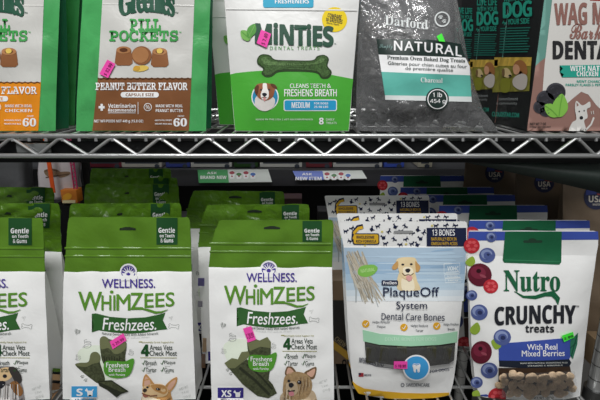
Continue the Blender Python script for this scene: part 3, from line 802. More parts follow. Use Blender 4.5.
    A.blob([(105.5, 361), (116, 360), (125, 360.5), (133.8, 357.5), (134, 364), (130, 374), (122, 377), (112, 376.5), (105, 372)], lf, 6, 4)
    A.text('Freshens', 107, 361.5, 129.5, 366.2, WHT, 8, None, .03); A.text('Breath', 109.5, 366.2, 126, 370.6, WHT, 8, None, .03); A.text('with Parsley', 109.5, 372.4, 126, 375.2, WHT, 8, None, .02); A.build('leaf_callout', 'green leaf with white lettering')
    A.zoom()
    if size == 'S':
        A.rect(71.6, 385.6, 97.5, 408, WHT, 1); A.rect(71.8, 385.8, 97.3, 396.8, ink('#3f9bd2'), 2); A.text('S', 77, 388, 83, 395.3, WHT, 3, 'sans', .04); A.dog(89.7, 391.6, 8.6, 8, WHT, 3); A.text('12-25 LBS', 75, 398, 94, 400, ink('#3f9bd2'), 3); A.build('size_label', 'blue S size box')
    elif size == 'XS':
        A.rect(217.6, 387, 243.7, 408, WHT, 1); A.rect(217.8, 387.2, 243.5, 397.6, ink('#352c7c'), 2); A.text('XS', 221.5, 389.6, 231.5, 396.4, WHT, 3, 'sans', .03); A.dog(237.3, 393, 7.6, 7, WHT, 3); A.text('5-15 LBS', 221, 399, 240, 401, ink('#352c7c'), 3); A.build('size_label', 'purple XS size box')
    dog(A); A.build('dog_picture')
    A.zoom()
    if sticker_q: sticker(A, sticker_q, '$ 20.99', tb=1)
    return P, root


TAN, TAN2, TAN3 = ink('#b98a54', .5, var=.12), ink('#d8b98c', .5), ink('#8a6038', .5)
CREAM, PINKE = ink('#e6d8c0', .5), ink('#caa08a', .5)


def corgi(A):
    A.zoom(130, 335, 6.157)
    A.blob([(95, 330), (80, 360), (85, 420), (250, 430), (252, 360), (235, 320)], TAN, 1); A.blob([(80, 365), (110, 385), (150, 385), (190, 400), (180, 440), (85, 440)], CREAM, 2)
    A.blob([(84, 320), (82, 270), (98, 238), (115, 250), (140, 282), (150, 305)], TAN, 3); A.blob([(92, 308), (92, 275), (100, 252), (118, 268), (128, 295)], PINKE, 4)
    A.blob([(215, 320), (245, 280), (288, 255), (290, 285), (270, 325), (240, 350)], TAN, 3); A.blob([(232, 318), (252, 288), (280, 270), (280, 290), (262, 320), (244, 335)], PINKE, 4)
    A.blob([(80, 320), (105, 300), (150, 298), (200, 300), (232, 325), (235, 355), (210, 375), (160, 380), (120, 382), (90, 370), (78, 345)], TAN2, 3)
    A.blob([(130, 305), (170, 300), (215, 310), (232, 335), (215, 360), (180, 350), (150, 335)], TAN, 4)
    A.ell(175, 327, 13, 7, INKK, 6, .2); A.ell(172, 325, 3, 2.5, WHT, 7); A.ell(110, 316, 8, 6, INKK, 6); A.blob([(82, 332), (95, 322), (108, 332), (98, 345), (86, 345)], ink('#3a3230'), 6)
    A.line([(76, 352), (100, 362), (130, 370), (170, 366)], 7, ink('#7a4f3a'), 6); A.blob([(82, 358), (100, 362), (115, 372), (98, 380), (84, 372)], ink('#9a5f50'), 5)


YT, YT2, YT3 = ink('#9f8460', .5, var=.2, bscale=200), ink('#b8a386', .5), ink('#6f5840', .5)


def yorkie(A):
    A.zoom(270, 330, 5.714)
    A.blob([(85, 350), (70, 410), (250, 420), (265, 385), (230, 340)], YT2, 1); A.blob([(100, 390), (180, 395), (230, 400), (230, 420), (100, 420)], CREAM, 2)
    A.blob([(88, 255), (92, 215), (108, 203), (130, 212), (148, 235), (140, 255)], YT3, 2); A.blob([(96, 248), (100, 220), (112, 212), (135, 236)], PINKE, 3)
    A.blob([(195, 245), (220, 225), (262, 208), (264, 240), (250, 275), (225, 275)], YT3, 2); A.blob([(210, 246), (228, 232), (256, 218), (254, 245), (238, 266)], PINKE, 3)
    A.blob([(75, 320), (82, 270), (105, 245), (150, 235), (200, 245), (228, 270), (240, 300), (235, 345), (205, 385), (150, 398), (100, 390), (75, 360)], YT, 3)
    A.blob([(90, 320), (100, 295), (140, 290), (155, 310), (160, 345), (130, 375), (95, 365)], YT2, 4)
    for i in range(10): A.line([(165 + 7 * i, 262 + 4 * (i % 3)), (172 + 6 * i, 310), (160 + 7 * i, 375 - 5 * i)], 4, (YT2, YT3, YT)[i % 3], 5, True)
    for i in range(5): A.line([(90 + 9 * i, 335), (82 + 10 * i, 392)], 4, (YT3, CREAM)[i % 2], 5, True)
    A.ell(108, 285, 8, 8, INKK, 7); A.ell(168, 292, 12, 11, INKK, 7); A.ell(165, 289, 3, 3, WHT, 8); A.blob([(108, 300), (125, 295), (136, 308), (124, 322), (110, 318)], INKK, 7)
    A.line([(100, 342), (120, 345), (142, 340)], 7, INKK, 6); A.blob([(108, 350), (132, 346), (136, 366), (115, 370)], ink('#c77f88'), 7)


def terrier(A):
    A.zoom(0, 280, 3.333)
    GR, GD = ink('#8b8684', .5, var=.15), ink('#3b3736', .5)
    A.blob([(-60, 330), (-50, 300), (0, 288), (40, 288), (60, 305), (72, 340), (80, 375), (70, 410), (-60, 410)], GR, 1)
    A.blob([(-20, 385), (20, 350), (55, 370), (60, 410), (-20, 410)], ink('#d5d0cc'), 2)
    A.blob([(30, 292), (50, 288), (70, 312), (74, 335), (58, 345), (42, 320)], GD, 3); A.blob([(-5, 300), (30, 290), (42, 318), (20, 335), (-5, 330)], TAN2, 2)
    A.blob([(35, 345), (55, 335), (78, 365), (70, 385), (50, 375)], TAN3, 3); A.ell(18, 318, 7, 6, INKK, 4); A.blob([(0, 335), (20, 338), (10, 358), (-4, 354)], INKK, 4)
    for i in range(8): A.line([(5 + 8 * i, 345), (0 + 9 * i, 395)], 4, (GD, WHT, GR)[i % 3], 4, True)


W2, w2 = whimzees([(217.2, 71, 187.5), (218.2, 69, 189), (222, 68, 190), (250, 66, 191), (272, 64, 191.6), (330, 63, 193), (380, 62.5, 195), (403, 63, 196)], 0.022,
                  'front white pouch with small S size box and corgi picture, second column', (0, 0, 1, 1), (272, 64, 191.6), (156.6, 217.6, 177.6, 244.4), (128.6, 271.5), 'S', corgi, [(110.5, 340.5), (124, 332.2), (127.2, 339.2), (113.5, 348.2)], 31, pinch=.06)
W3, w3 = whimzees([(220.3, 221, 330.5), (221.2, 219, 332.5), (226, 217.2, 333.6), (229, 215.5, 333.5), (245, 211, 333), (267.6, 208.6, 332), (330, 210, 333), (380, 211, 334), (403, 212, 334)], 0.020,
                  'front white pouch with purple XS size box and terrier picture, third column', (150, -6, .943, 1), (267.6, 208.6, 332), (302.5, 220.8, 321.8, 241.5), (268.8, 268.5), 'XS', yorkie, [(243.2, 327.5), (251.5, 325), (256.2, 338.5), (248, 341.5)], 37, slot=(272, 228))
W1, w1 = whimzees([(217.8, -75, 40.5), (218.8, -77, 42.2), (222, -78, 43), (250, -80, 44), (272, -82, 45), (330, -83, 47), (380, -84, 49), (403, -84, 50)], 0.022,
                  'white pouch with green top cut off by the left edge of the frame', (-147, 0, 1, 1), (272, -82, 45), (8.8, 218, 32, 245), (-18, 271.5), 'none', terrier, None, 41, pinch=.06)

bt, bd, gy = ink('#c3a079'), ink('#8a6a4c'), ink('#a7a49e')
A = Art(Flat((float(W1.xr(0.03)) + 0.0008, 0, 0), (1, 0, 0), W1.loc), w1); A.surf.zmin = 0.0006
for y0, y1, mm in ((368, 371.5, HG), (371.5, 374, BLACK), (374, 380, bt), (380, 383, BLACK), (383, 390.5, bd), (390.5, 393, gy), (393, 404, bd)):
    e = (400 - y0) * .10; A.poly([(51.5 + e * .3, y0), (59.5 + e * .2, y0 + .6), (58.8 + e * .2, y1 + .6), (50.8 + e * .3, y1)], mm, 1)
A.build('side_picture', 'side gusset print of tan and brown blocks')
A = Art(Flat((float(W2.xr(0.12)) + 0.0008, 0, 0), (1, 0, 0), W2.loc), w2)
for y0, y1, x0, x1, mm in ((278, 286, 197.5, 204, PURP), (301, 307, 197.5, 202, ink('#8d8799')), (338, 352, 202, 206, bt), (354, 368, 201, 205, bd)): A.rect(x0, y0, x1, y1, mm, 1)
A.build('side_picture', 'side gusset print with purple and tan patches')


def crumpled(P, seed):
    q = random.Random(seed); keep = P.w, P.hd_amp
    P.w = [(q.uniform(0.3, 2.8), 2 * math.pi / q.uniform(0.018, 0.05), q.uniform(0, 6.28), 0.0009 * q.uniform(0.4, 1)) for _ in range(10)]; P.hd_amp = 1.3
    o = P.shell('header', P.zh, P.H, [HG2, HG2, HG2], None, 30, 60); me = o.data; bpy.data.objects.remove(o); P.w, P.hd_amp = keep
    return dict(header=me)


SW2, SW3, SW1 = crumpled(W2, 1), crumpled(W3, 2), crumpled(W1, 3)
copy_behind(W2, w2, 'green topped pouch directly behind the front pouch of the second column', 126, 203.5, rz=.03, swap=SW2)
copy_behind(W2, w2, 'third green topped pouch from the front in the second column', 132, 184, swap=SW2)
copy_behind(W2, w2, 'fourth green topped pouch from the front in the second column', 134, 177.5, rz=-.03, swap=SW2)
copy_behind(W2, w2, 'rearmost dark green topped pouch of the second column', 131, 168.5, swap=SW2)
copy_behind(W3, w3, 'green topped pouch directly behind the front pouch of the third column', 258, 204.5, rz=.02, swap=SW3)
copy_behind(W3, w3, 'rearmost green topped pouch of the third column', 238, 191, rz=-.04, swap=SW3)
copy_behind(W1, w1, 'green topped pouch directly behind the leftmost front pouch', 5, 203.5, rz=.02, swap=SW1)
copy_behind(W1, w1, 'dark green topped pouch at the back of the leftmost column', 7, 187, rz=-.03, swap=SW1)

# ------------------------------------------------------------------ blue and white pouch with a retriever
out = [(221.8, 341, 465.5), (222.6, 339.5, 466.8), (226, 340, 467.2), (246, 343.5, 467), (270, 345, 466), (295, 346, 463), (331, 348, 459), (359, 350, 456.5), (373, 351.5, 454.7), (384, 353.5, 453), (391, 358, 451), (395, 365, 449.5), (398.3, 385, 446)]
PO = Pouch(out, 0.013, ZL, 0.006, 0.026, 0.03, header_py=246.5, seed=51, amp=0.0011, hd_amp=1)
po = empty('treat_pouch', PO.loc, 'front pale blue pouch with a golden retriever and pink price sticker', 'pet treat bag')
PO.shell('pouch_body', 0, PO.zh, [WHITE, SIDEW, WHITE], po, 50); poh = PO.shell('header', PO.zh, PO.H, [WHITE], po, 14)
A = Art(PO, po)
navy = ink('#1d2440')
rows = [(247.5, '#9fb3c4'), (262, '#93aec6'), (274, '#a4bccf'), (283, '#b9cbd8'), (290, '#cdd8df'), (296, '#dbe1e4'), (301, None)]
for (y0, h), (y1, _) in zip(rows[:-1], rows[1:]):
    f0, f1 = np.interp(y0, [246, 300], [343.8, 346.6]), np.interp(y1, [246, 300], [343.8, 346.6])
    A.poly([(f0, y0), (466.2 - (y0 - 246) * .05, y0), (466.2 - (y1 - 246) * .05, y1), (f1, y1)], ink(h), 0)
rg = random.Random(2)
for i in range(12):
    y = 250 + i * 3.3; A.blob([(rg.uniform(350, 440), y), (rg.uniform(440, 450), y - 1.5), (rg.uniform(452, 463), y), (rg.uniform(430, 450), y + 1.5)], ink(rg.choice(['#8aa6bf', '#b4c8d6', '#a9bfd0'])), 1)
A.build('sky_print')
for i in range(60):
    x, y = 346 + rg.random() * 16, 250 + rg.random() * 10
    A.line([(x, y), (x + rg.uniform(3, 10), y + 18), (x + rg.uniform(8, 24), y + rg.uniform(34, 48))], rg.uniform(1.0, 3.0), ink(rg.choice(['#a39a88', '#b3a996', '#8f887a', '#c0b9a9', '#a9b0b2'])), 2, True)
A.build('kelp_print', 'grey brown kelp strands')
A.blob([(357.5, 272), (360, 266.5), (367, 264.5), (374, 264.5), (377.6, 268), (374, 273.5), (367, 276.5), (360, 275.5)], ink('#79b04e'), 3); A.text('NATURAL', 360.5, 268, 374.5, 271.5, ink('#a9cf86'), 4, 'sans', .01, rot=-8); A.build('leaf_badge')
A.parent = poh
pets = [(346, 231), (352, 228), (350, 241), (372, 228.5), (378, 226), (383, 237), (389, 231), (395, 226), (394, 239), (401, 231), (385.5, 243.5), (406, 239), (412, 233), (418, 229), (412, 243.5), (420, 238), (424, 232), (417, 244), (405, 226), (400, 244.5), (436, 225.5), (446, 225), (455, 225.3)]
for i, (x, y) in enumerate(pets): A.dog(x, y, 5.6, 4.6, navy, 1, [0, -40, 25, 60, -15][i % 5], i % 2 == 0)
for x, y in ((382, 231.5), (406, 244), (365, 245), (432, 225.5)): A.ell(x, y, 1.3, 1.1, ink('#cfc27a'), 1)
A.build('animal_pattern')
A.rect(393.5, 230.3, 413, 233, mat('slot_grey', '#8b8c8c', .7), 3, 1.2); A.build('hang_hole')
yl = ink('#d1a62b')
A.line([(353.5, 240), (354, 232), (358, 227), (363, 226)], 4.6, navy, 2); A.line([(354, 239), (354.6, 232), (358.3, 228), (362.6, 227)], 3.0, yl, 3)
A.rect(352.6, 233, 379.2, 244.2, navy, 3, 2); A.rect(353.6, 234, 378.2, 243.2, yl, 4, 1.6); A.text('WHOLESOME', 356, 235.2, 374, 238.2, navy, 5, 'sans', .02); A.text('RICH FORMULA', 356, 239.4, 376, 242.2, navy, 5, 'sans', .02); A.build('yellow_label', 'yellow bone shaped label with dark lettering')
A.rect(426.5, 227.6, 466, 246, navy, 2); A.text('13 BONES', 432, 229.2, 454.5, 235.2, WHT, 3, 'inter', .04); A.text('NATURALLY RICH IN', 431, 237, 456, 240.2, yl, 3, 'inter', .03); A.text('OMEGA FATTY ACIDS', 431, 241.6, 457, 244.8, yl, 3, 'inter', .03); A.build('dark_label', 'dark label reading the bone count')
A.parent = po
A.zoom(380, 245, 8.88)
F1, F2, F3 = ink('#d8c49a', .5, var=.08), ink('#b98f56', .5), ink('#e8dcc0', .5)
A.blob([(165, 250), (190, 240), (300, 240), (330, 320), (355, 375), (340, 400), (170, 400), (150, 330)], F1, 2); A.blob([(190, 300), (240, 310), (290, 300), (300, 395), (200, 398)], F3, 3)
A.blob([(155, 150), (140, 135), (160, 115), (200, 105), (250, 103), (300, 108), (322, 130), (328, 180), (315, 235), (285, 280), (240, 300), (200, 285), (170, 240), (158, 195)], F1, 4)
A.blob([(155, 140), (130, 155), (103, 195), (120, 215), (150, 205), (160, 170)], F2, 5); A.blob([(312, 140), (335, 160), (355, 190), (345, 225), (320, 235), (312, 185)], F2, 5)
A.blob([(205, 200), (245, 188), (285, 205), (290, 245), (245, 265), (205, 245)], F3, 5)
A.ell(200, 168, 13, 9, INKK, 6); A.ell(275, 165, 12, 9, INKK, 6); A.blob([(222, 212), (245, 203), (266, 212), (260, 232), (244, 240), (228, 232)], INKK, 6)
A.line([(195, 245), (215, 265), (245, 255), (270, 262), (295, 245)], 7, ink('#5b4636'), 6); A.blob([(228, 275), (250, 262), (278, 272), (280, 300), (255, 315), (235, 300)], ink('#d49a96'), 7); A.build('dog_picture', 'golden retriever with tongue out')
A.zoom()
A.rect(381.3, 279.4, 397.6, 284.4, navy, 8, 1); A.text('ProDen', 382.8, 280.4, 396, 283.4, WHT, 9, 'sans', .01)
A.text('PlaqueOff', 382.8, 286.2, 438.5, 298.4, navy, 9, None, .010); A.text('System', 395.8, 300.4, 426.5, 310.2, navy, 9, None, .004); A.text('Dental Care Bones', 381.2, 312.2, 444, 319.2, navy, 9, 'inter', .018, slope=.6); A.build('product_name')
A.zoom(410, 215, 5.714); wn = ink('#dfe6ea')
for (x0, y0, x1, y1) in ((193, 277, 283, 333), (197, 340, 283, 358), (200, 362, 290, 385)):
    A.line([(x0, y0), (x1, y0 - 4), (x1, y1 - 4), (x0, y1), (x0, y0)], 3.2, wn, 2)
A.text('VOHC', 212, 292, 276, 316, wn, 2, 'sans', .02); A.line([(205, 325), (278, 321)], 4, wn, 2); A.text('ACCEPTED', 210, 344, 272, 353, wn, 2); A.text('TARTAR', 214, 368, 275, 378, wn, 2); A.build('seal_badge')
A.zoom()
og = ink('#dba52a')
for x, y, t in ((365.6, 323.5, 'Helps Reduce\nPlaque'), (403.8, 327, 'Helps Reduce\nTartar'), (436.6, 325.6, 'Helps Freshen\nBreath')):
    A.ell(x, y, 3.7, 3.7, og, 2); A.line([(x - 1.8, y), (x - .4, y + 1.5), (x + 1.9, y - 1.7)], .8, WHT, 3); A.text(t, x + 7, y - 3, x + (24 if x < 430 else 22), y + 4.5, ink('#4a5058'), 2, 'inter', .012)
A.build('claims')
A.poly([(362.5, 329.5), (380, 333.5), (410, 335.5), (440, 334), (457.5, 331), (457, 342), (440, 344.5), (410, 346), (380, 344.5), (363.3, 341)], ink('#9fcfae'), 1); A.text('DENTAL BONES FOR DOGS', 385, 337, 436, 340.6, ink('#c2e0ca'), 2, 'inter', .02); A.build('mint_band')
DKW = mat('window_dark', '#26251e', .6)
win = [(364.5, 341), (380, 344.5), (410, 346), (440, 344.5), (455.2, 342.5), (454, 360), (449, 363.5), (425, 366.5), (400, 366), (380, 363), (366, 358.5)]
A.poly(win, DKW, 0); A.build('window_panel'); A.poly(win, FILM, 0); A.build('clear_window', base=0.0045)
bl = ink('#3f97d0')
A.zoom(320, 290, 3.6375)
A.ell(347, 274, 49, 47, WHT, 18, n=40); A.ell(347, 274, 44, 42, bl, 19, n=40); A.text('🦷', 333, 258, 361, 290, WHT, 20, 'emoji', .04); A.blob([(337, 262), (347, 266), (358, 262), (360, 275), (355, 288), (348, 276), (341, 288), (335, 275)], WHT, 20); A.build('round_badge', 'blue disc with a white tooth')
A.line([(142, 247), (200, 275), (300, 288)], 2, navy, 2, True); A.line([(395, 298), (440, 288), (482, 280)], 2, navy, 2, True); A.text('SWEDENCARE', 312, 338, 398, 350, ink('#5a5f68'), 2, 'inter', .04); A.ring(300, 344, 7, 2.5, ink('#5a5f68'), 2)
A.rect(140, 300, 158, 314, ink('#9a3038'), 2); A.rect(140, 300, 148, 307, navy, 3); A.text('MADE IN USA', 160, 304, 186, 312, navy, 2); A.text('NATURAL DENTAL BONES', 142, 250, 232, 270, navy, 2, 'inter', .02, rot=9); A.text('FOR DOGS', 400, 286, 470, 296, navy, 2, 'inter', .02, rot=-7); A.build('lettering')
A.poly([(117, 330), (135, 345), (160, 357), (230, 367), (300, 373), (380, 375), (470, 372), (468, 392), (400, 395), (240, 394), (170, 385), (140, 375), (124, 352)], ink('#d9a82a'), 1); A.build('gold_base_strip')
A.zoom(); sticker(A, [(393, 358.2), (406.2, 358.2), (406.2, 365.8), (392.6, 365.6)], '$ 19.99')
for o in children(po):
    if o.name.startswith('price_sticker'): o.location = (0, -0.0045, 0)
stk0 = None
for i, x in enumerate((371, 384, 402, 431, 446)):
    L = PO.hit(np.array([x]), np.array([354.0]))[0] + PO.loc
    if stk0 is None:
        m = MB(); m.box((-0.0075, -0.0028, -0.0145), (0.0075, 0.003, 0.0125), 0, 0.0022)
        for k in range(4): m.tube([(-0.0055 + k * .0036, -0.0027, -0.012), (-0.005 + k * .0034, -0.003, 0.011)], 0.0010, 6)
        stk0 = m.build('dental_chew', mat('olive_chew', '#3e3d2b', .55, bump=.5, bscale=120, var=.2)); o = stk0
    else: o = stk0.copy(); COL.objects.link(o)
    o.location = L; o.rotation_euler = (0, .12 * math.sin(i * 2), (.0, .1, -.1)[i % 3])
    tag(o, 'dark olive dental chew behind the clear window of the retriever pouch', 'dental chew', 'dental chews in the window of the retriever pouch')
copy_behind(PO, po, 'animal patterned pouch directly behind the retriever pouch, its left edge showing', 397, 213.5, sy=.5)
copy_behind(PO, po, 'animal patterned pouch at the back of its column, with a shaded dark label', 377, 195.5, rz=.02)

# ------------------------------------------------------------------ berry pouches
out = [(231, 470, 594), (231.8, 469, 596.5), (235, 468.5, 598), (245, 467.8, 598), (265, 467, 595), (300, 469.5, 590), (345, 471.5, 585), (380, 475, 581.5), (396, 479, 580), (404, 484, 577)]
NU = Pouch(out, 0.011, ZL, 0.006, 0.026, 0.03, header_py=256, seed=61, amp=0.0010, hd_amp=1)
nu = empty('treat_pouch', NU.loc, 'front white berry treat pouch with blue band and green price sticker', 'pet treat bag')
NU.shell('pouch_body', 0, NU.zh, [WHITE, SIDEW, WHITE], nu, 50); nuh = NU.shell('header', NU.zh, NU.H, [WHITE], nu, 14)
A = Art(NU, nuh)
BLU, GRN = ink('#3b4f9f'), ink('#1a5a3a', var=.06)
A.poly([(468.6, 231.4), (597.8, 231.4), (598.4, 239.5), (467.8, 240.5)], BLU, 0); A.build('blue_top_strip')
A.poly([(505, 231.3), (561.5, 231.3), (561, 262), (559, 264.5), (504, 262.5), (502.5, 260)], GRN, 1); A.line([(504.5, 259.5), (560.5, 261.5)], .7, ink('#2f7650'), 2); A.build('green_panel')
A.rect(523, 240, 542, 242.6, mat('slot_green', '#0f3421', .8), 2, 1.2); A.ell(532, 240, 4, 2, mat('slot_green', '#0f3421', .8), 2); A.build('hang_hole')
A.parent = nu
A.text('Nutro', 503.5, 270, 559.5, 291, GRN, 3, 'serif', .02); A.line([(514, 291), (523, 296.5), (535, 297), (545, 294), (552, 294.5), (556, 299), (557.5, 304)], 4.2, GRN, 2, True); A.line([(545, 292.5), (553, 291.5), (558.5, 298), (557.5, 304.5)], 2.8, GRN, 2, True); A.build('brand_name')
A.text('CRUNCHY', 494.5, 306, 575, 324, ink('#23252b'), 3, 'sans', .045, slope=-1, arc=1); A.text('treats', 525, 325, 553.5, 332, ink('#23252b'), 3, 'sans', .03); A.text('TM', 575.5, 305, 578.5, 306.8, ink('#23252b'), 3); A.build('product_name')
A.zoom(520, 330, 5.714)
A.poly([(-124, 76), (20, 65), (180, 51), (290, 42), (308, 50), (300, 120), (280, 165), (150, 172), (20, 175), (-122, 172)], BLU, 1); A.text('With Real', 38, 77, 210, 110, WHT, 3, None, .035, slope=-1.5); A.text('Mixed Berries', 8, 113, 252, 147, WHT, 3, None, .035, slope=-1.5); A.build('blue_band', 'blue band with white lettering')
A.poly([(-122, 172), (20, 175), (150, 172), (280, 165), (292, 185), (280, 206), (150, 212), (0, 216), (-120, 207)], ink('#1d2330'), 1); A.text('MADE WITH NATURAL INGREDIENTS PLUS', 0, 181, 268, 189, GRAYL, 3, slope=-2); A.text('VITAMINS & MINERALS', 40, 196, 240, 204, GRAYL, 3, slope=-2)
A.text('NET WT 10 OZ', 70, 378, 190, 392, TXT, 3)
A.build('small_print_band')
A.poly([(285, 60), (330, 12), (325, 80), (300, 165), (284, 140)], ink('#2f6f54'), 2); A.line([(290, 150), (305, 90), (325, 25)], 5, ink('#1a4a38'), 3); A.line([(284, 100), (318, 70)], 4, ink('#1a4a38'), 3); A.build('leaf_print')
wn = [(-124, 215), (0, 216), (150, 212), (284, 205), (312, 340), (230, 365), (100, 372), (0, 368), (-124, 352)]
A.poly(wn, mat('window_brown', '#3a281b', .6), 0); A.build('window_panel'); A.poly(wn, FILM, 0); A.build('clear_window', base=0.0125)
A.zoom()
BB, BB2, BB3, RB, CH1, CH2, GL = ink('#4d5a8d'), ink('#8491b8'), ink('#2a3258'), ink('#b32b34'), ink('#5b1a2a'), ink('#8f4452'), ink('#8aa53a')


def blueberry(x, y, r):
    A.ell(x, y, r, r * .93, BB, 2); A.ell(x - r * .1, y - r * .15, r * .72, r * .6, BB2, 3); A.ell(x, y, r * .5, r * .45, BB, 4); A.ell(x + r * .05, y, r * .28, r * .25, BB3, 5)


def redberry(x, y, r):
    A.ell(x, y, r, r * .95, RB, 2)
    for k in range(6): A.ell(x + r * .5 * math.cos(k * 1.05), y + r * .5 * math.sin(k * 1.05), r * .25, r * .2, ink('#cf5358'), 3)


def cherry(x, y, rx, ry):
    A.ell(x, y, rx, ry, CH1, 2, .25); A.ell(x - rx * .15, y - ry * .2, rx * .65, ry * .55, ink('#74263a'), 3, .25); A.ell(x - rx * .1, y - ry * .35, rx * .2, ry * .18, ink('#2d0c14'), 4); A.ell(x + rx * .25, y + ry * .1, rx * .3, ry * .12, CH2, 4, .4)


for b in ((491, 236.8, 5.5), (487, 255, 8), (471.5, 295, 5.5), (479, 312, 8.5), (502, 337, 8.7), (489, 370, 8.5), (476.5, 382, 6)): blueberry(*b)
redberry(471.5, 245.5, 8); redberry(490.5, 286, 7.4); cherry(479.5, 274.5, 12, 11.5); cherry(481, 352, 10.5, 11.5)
redberry(497, 396, 9); A.blob([(465, 262), (472, 256), (475, 262), (470, 266)], GL, 2); A.blob([(470, 328), (477, 322), (480, 329), (476, 334), (471, 333)], GL, 2); A.blob([(491, 341), (498, 338), (501, 346), (495, 349)], GL, 1); A.blob([(472, 392), (478, 390), (480, 397), (474, 399)], GL, 2)
A.poly([(475, 395), (486, 394), (500, 399), (503, 404), (480, 404)], BLU, 1); A.build('berry_picture')
sticker(A, [(560.6, 334.6), (571.8, 330.8), (573.2, 336.2), (563, 341)], '2.99', LIME)
m = MB(); bm = bmesh.new(); bmesh.ops.create_icosphere(bm, subdivisions=3, radius=1)
for q in bm.verts:
    x, y, z = q.co; r = 1 + .22 * math.cos(2 * (math.atan2(z, x) - math.pi / 2)) * 0 - .18 * math.exp(-((x) ** 2) * 9) * (z > .3); q.co = Vector((x * (1 - .22 * (z < 0) * abs(z)), y * .5, z * r))
bm.verts.index_update(); m.add([q.co * 0.0115 for q in bm.verts], [[q.index for q in f.verts] for f in bm.faces]); bm.free()
bisc = m.build('heart_biscuit', mat('tan_biscuit', '#cdb291', .7, bump=.45, bscale=140, var=.15)); bm_n = 0
rg = random.Random(12); spots = []
for j, y in enumerate((374.5, 380, 385.5, 391)):
    for i in range(8): spots.append((501.5 + i * 9.8 + (j % 2) * 5 + rg.uniform(-3, 3), y + rg.uniform(-2, 2)))
for x, y in spots:
    if x > 572: continue
    L = NU.hit(np.array([x]), np.array([y]))[0] + NU.loc
    o = bisc if bm_n == 0 else bisc.copy()
    if bm_n: COL.objects.link(o)
    bm_n += 1; o.location = L + np.array([0, -0.0036 + rg.uniform(-.003, .0025), 0]); o.rotation_euler = (rg.uniform(-.45, .45), rg.uniform(-2, 2), rg.uniform(-.55, .55)); s = rg.uniform(.58, .8); o.scale = (s, s * .8, s)
    tag(o, 'tan heart shaped biscuit behind the clear window of the front berry pouch', 'dog biscuit', 'biscuits in the window of the berry pouch')
for px_, py_, lb in ((528, 220, 'berry pouch directly behind the front berry pouch'), (492, 205, 'third berry pouch from the front, with its blue strip and hang hole clear'),
                     (464, 194.5, 'fourth berry pouch from the front, mostly behind the third'), (446, 187, 'fifth berry pouch from the front, in shade'), (421, 175.5, 'rearmost berry pouch in deep shade under the upper shelf')):
    copy_behind(NU, nu, lb, px_, py_)
# ------------------------------------------------------------------ kraft bags at the right rear
KR = mat('kraft', '#6c5c4a', .5, bump=.6, bscale=16, var=.12); NV = mat('flag_navy', '#22284a', .5)


def kraft(L, cx, cy, r, d, label, seed):
    (xl, xr, ytop, ybot) = L
    out = [(ytop, xl + 3, xr - 3), (ytop + 3, xl, xr), ((ytop + ybot) / 2, xl - 1, xr + 1), (ybot, xl, xr)]
    P = Pouch(out, d, ZL, 0.02, 0.02, 0.03, header_py=ytop + 7, seed=seed, amp=0.0032)
    root = empty('kraft_pouch', P.loc, label, 'pet treat bag')
    P.shell('pouch_body', 0, P.zh, [KR], root, 34); P.shell('top_seal', P.zh, P.H, [KR], root, 6)
    A = Art(P, root); A.ell(cx, cy, r, r, NV, 1, n=32); A.poly([(cx - r * .8, cy - r * .55), (cx - r * .1, cy - r * .9), (cx, cy - r * .25), (cx - r * .85, cy - r * .15)], mat('flag_blue', '#31408a', .5), 2)
    for k in range(3): A.line([(cx + r * .05, cy - r * .75 + k * r * .25), (cx + r * (.55 + .12 * k), cy - r * .6 + k * r * .25)], r * .11, mat('flag_red', '#a5403a', .5), 2)
    A.text('USA', cx - r * .62, cy - r * .12, cx + r * .62, cy + r * .4, mat('flag_white', '#d8d2c6', .5), 3, 'sans', .03); A.text('MADE IN', cx - r * .3, cy + r * .5, cx + r * .3, cy + r * .66, mat('flag_white', '#d8d2c6', .5), 3); A.build('flag_badge', 'round flag badge')
    return P, root


kraft((563, 668, 172, 330), 596, 197, 12.5, 0.16, 'brown kraft treat bag with flag badge nearest the right edge', 71)
kraft((517, 600, 160, 300), 544, 182.5, 10, 0.26, 'brown kraft treat bag with flag badge, middle of the three', 72)
kraft((466, 532, 154, 270), 494.5, 173, 9.5, 0.375, 'brown kraft treat bag with flag badge farthest back', 73)

# ------------------------------------------------------------------ things seen between the pouches
def boxes(name, label, x0, y0, x1, y1, h, z, m, cat, extra=None):
    root = empty(name, ((x0 + x1) / 2, y0, z), label, cat); w = (x1 - x0) / 2
    b = MB(); b.box((-w, 0, 0), (w, y1 - y0, h), 0, 0.0012); b.build('carton', m, root)
    return root, w


# carton with a slanting yellow stripe behind the retriever pouch
a = at(329, 383, 0.085); b = at(353, 383, 0.085)
r, w = boxes('chew_carton', 'brown carton with slanting yellow stripe in the gap left of the retriever pouch', a[0] - .004, 0.085, b[0] + .02, 0.13, 0.16, ZL + .0008, mat('brown_card', '#75604a', .6, bump=.15, bscale=50), 'box')
A = Art(Flat((0, -0.0003, 0), (0, -1, 0), np.array(r.location)), r)
A.poly([(330, 338), (356, 358), (356, 366), (330, 346)], mat('stripe_yellow', '#b08a2c', .5), 1); A.poly([(330, 300), (356, 300), (356, 357), (330, 337)], mat('carton_black', '#24221f', .5), 1)
A.surf.zmin = .001
A.text('OF', 342, 359, 350, 367, BLACK, 3, 'sans', .02); A.text('STICKS', 330, 369, 352, 378, BLACK, 3, 'sans', .02); A.text('CHEW', 334, 339, 347, 344, mat('carton_text', '#8a7a5a', .5), 3, rot=38); A.build('lettering')
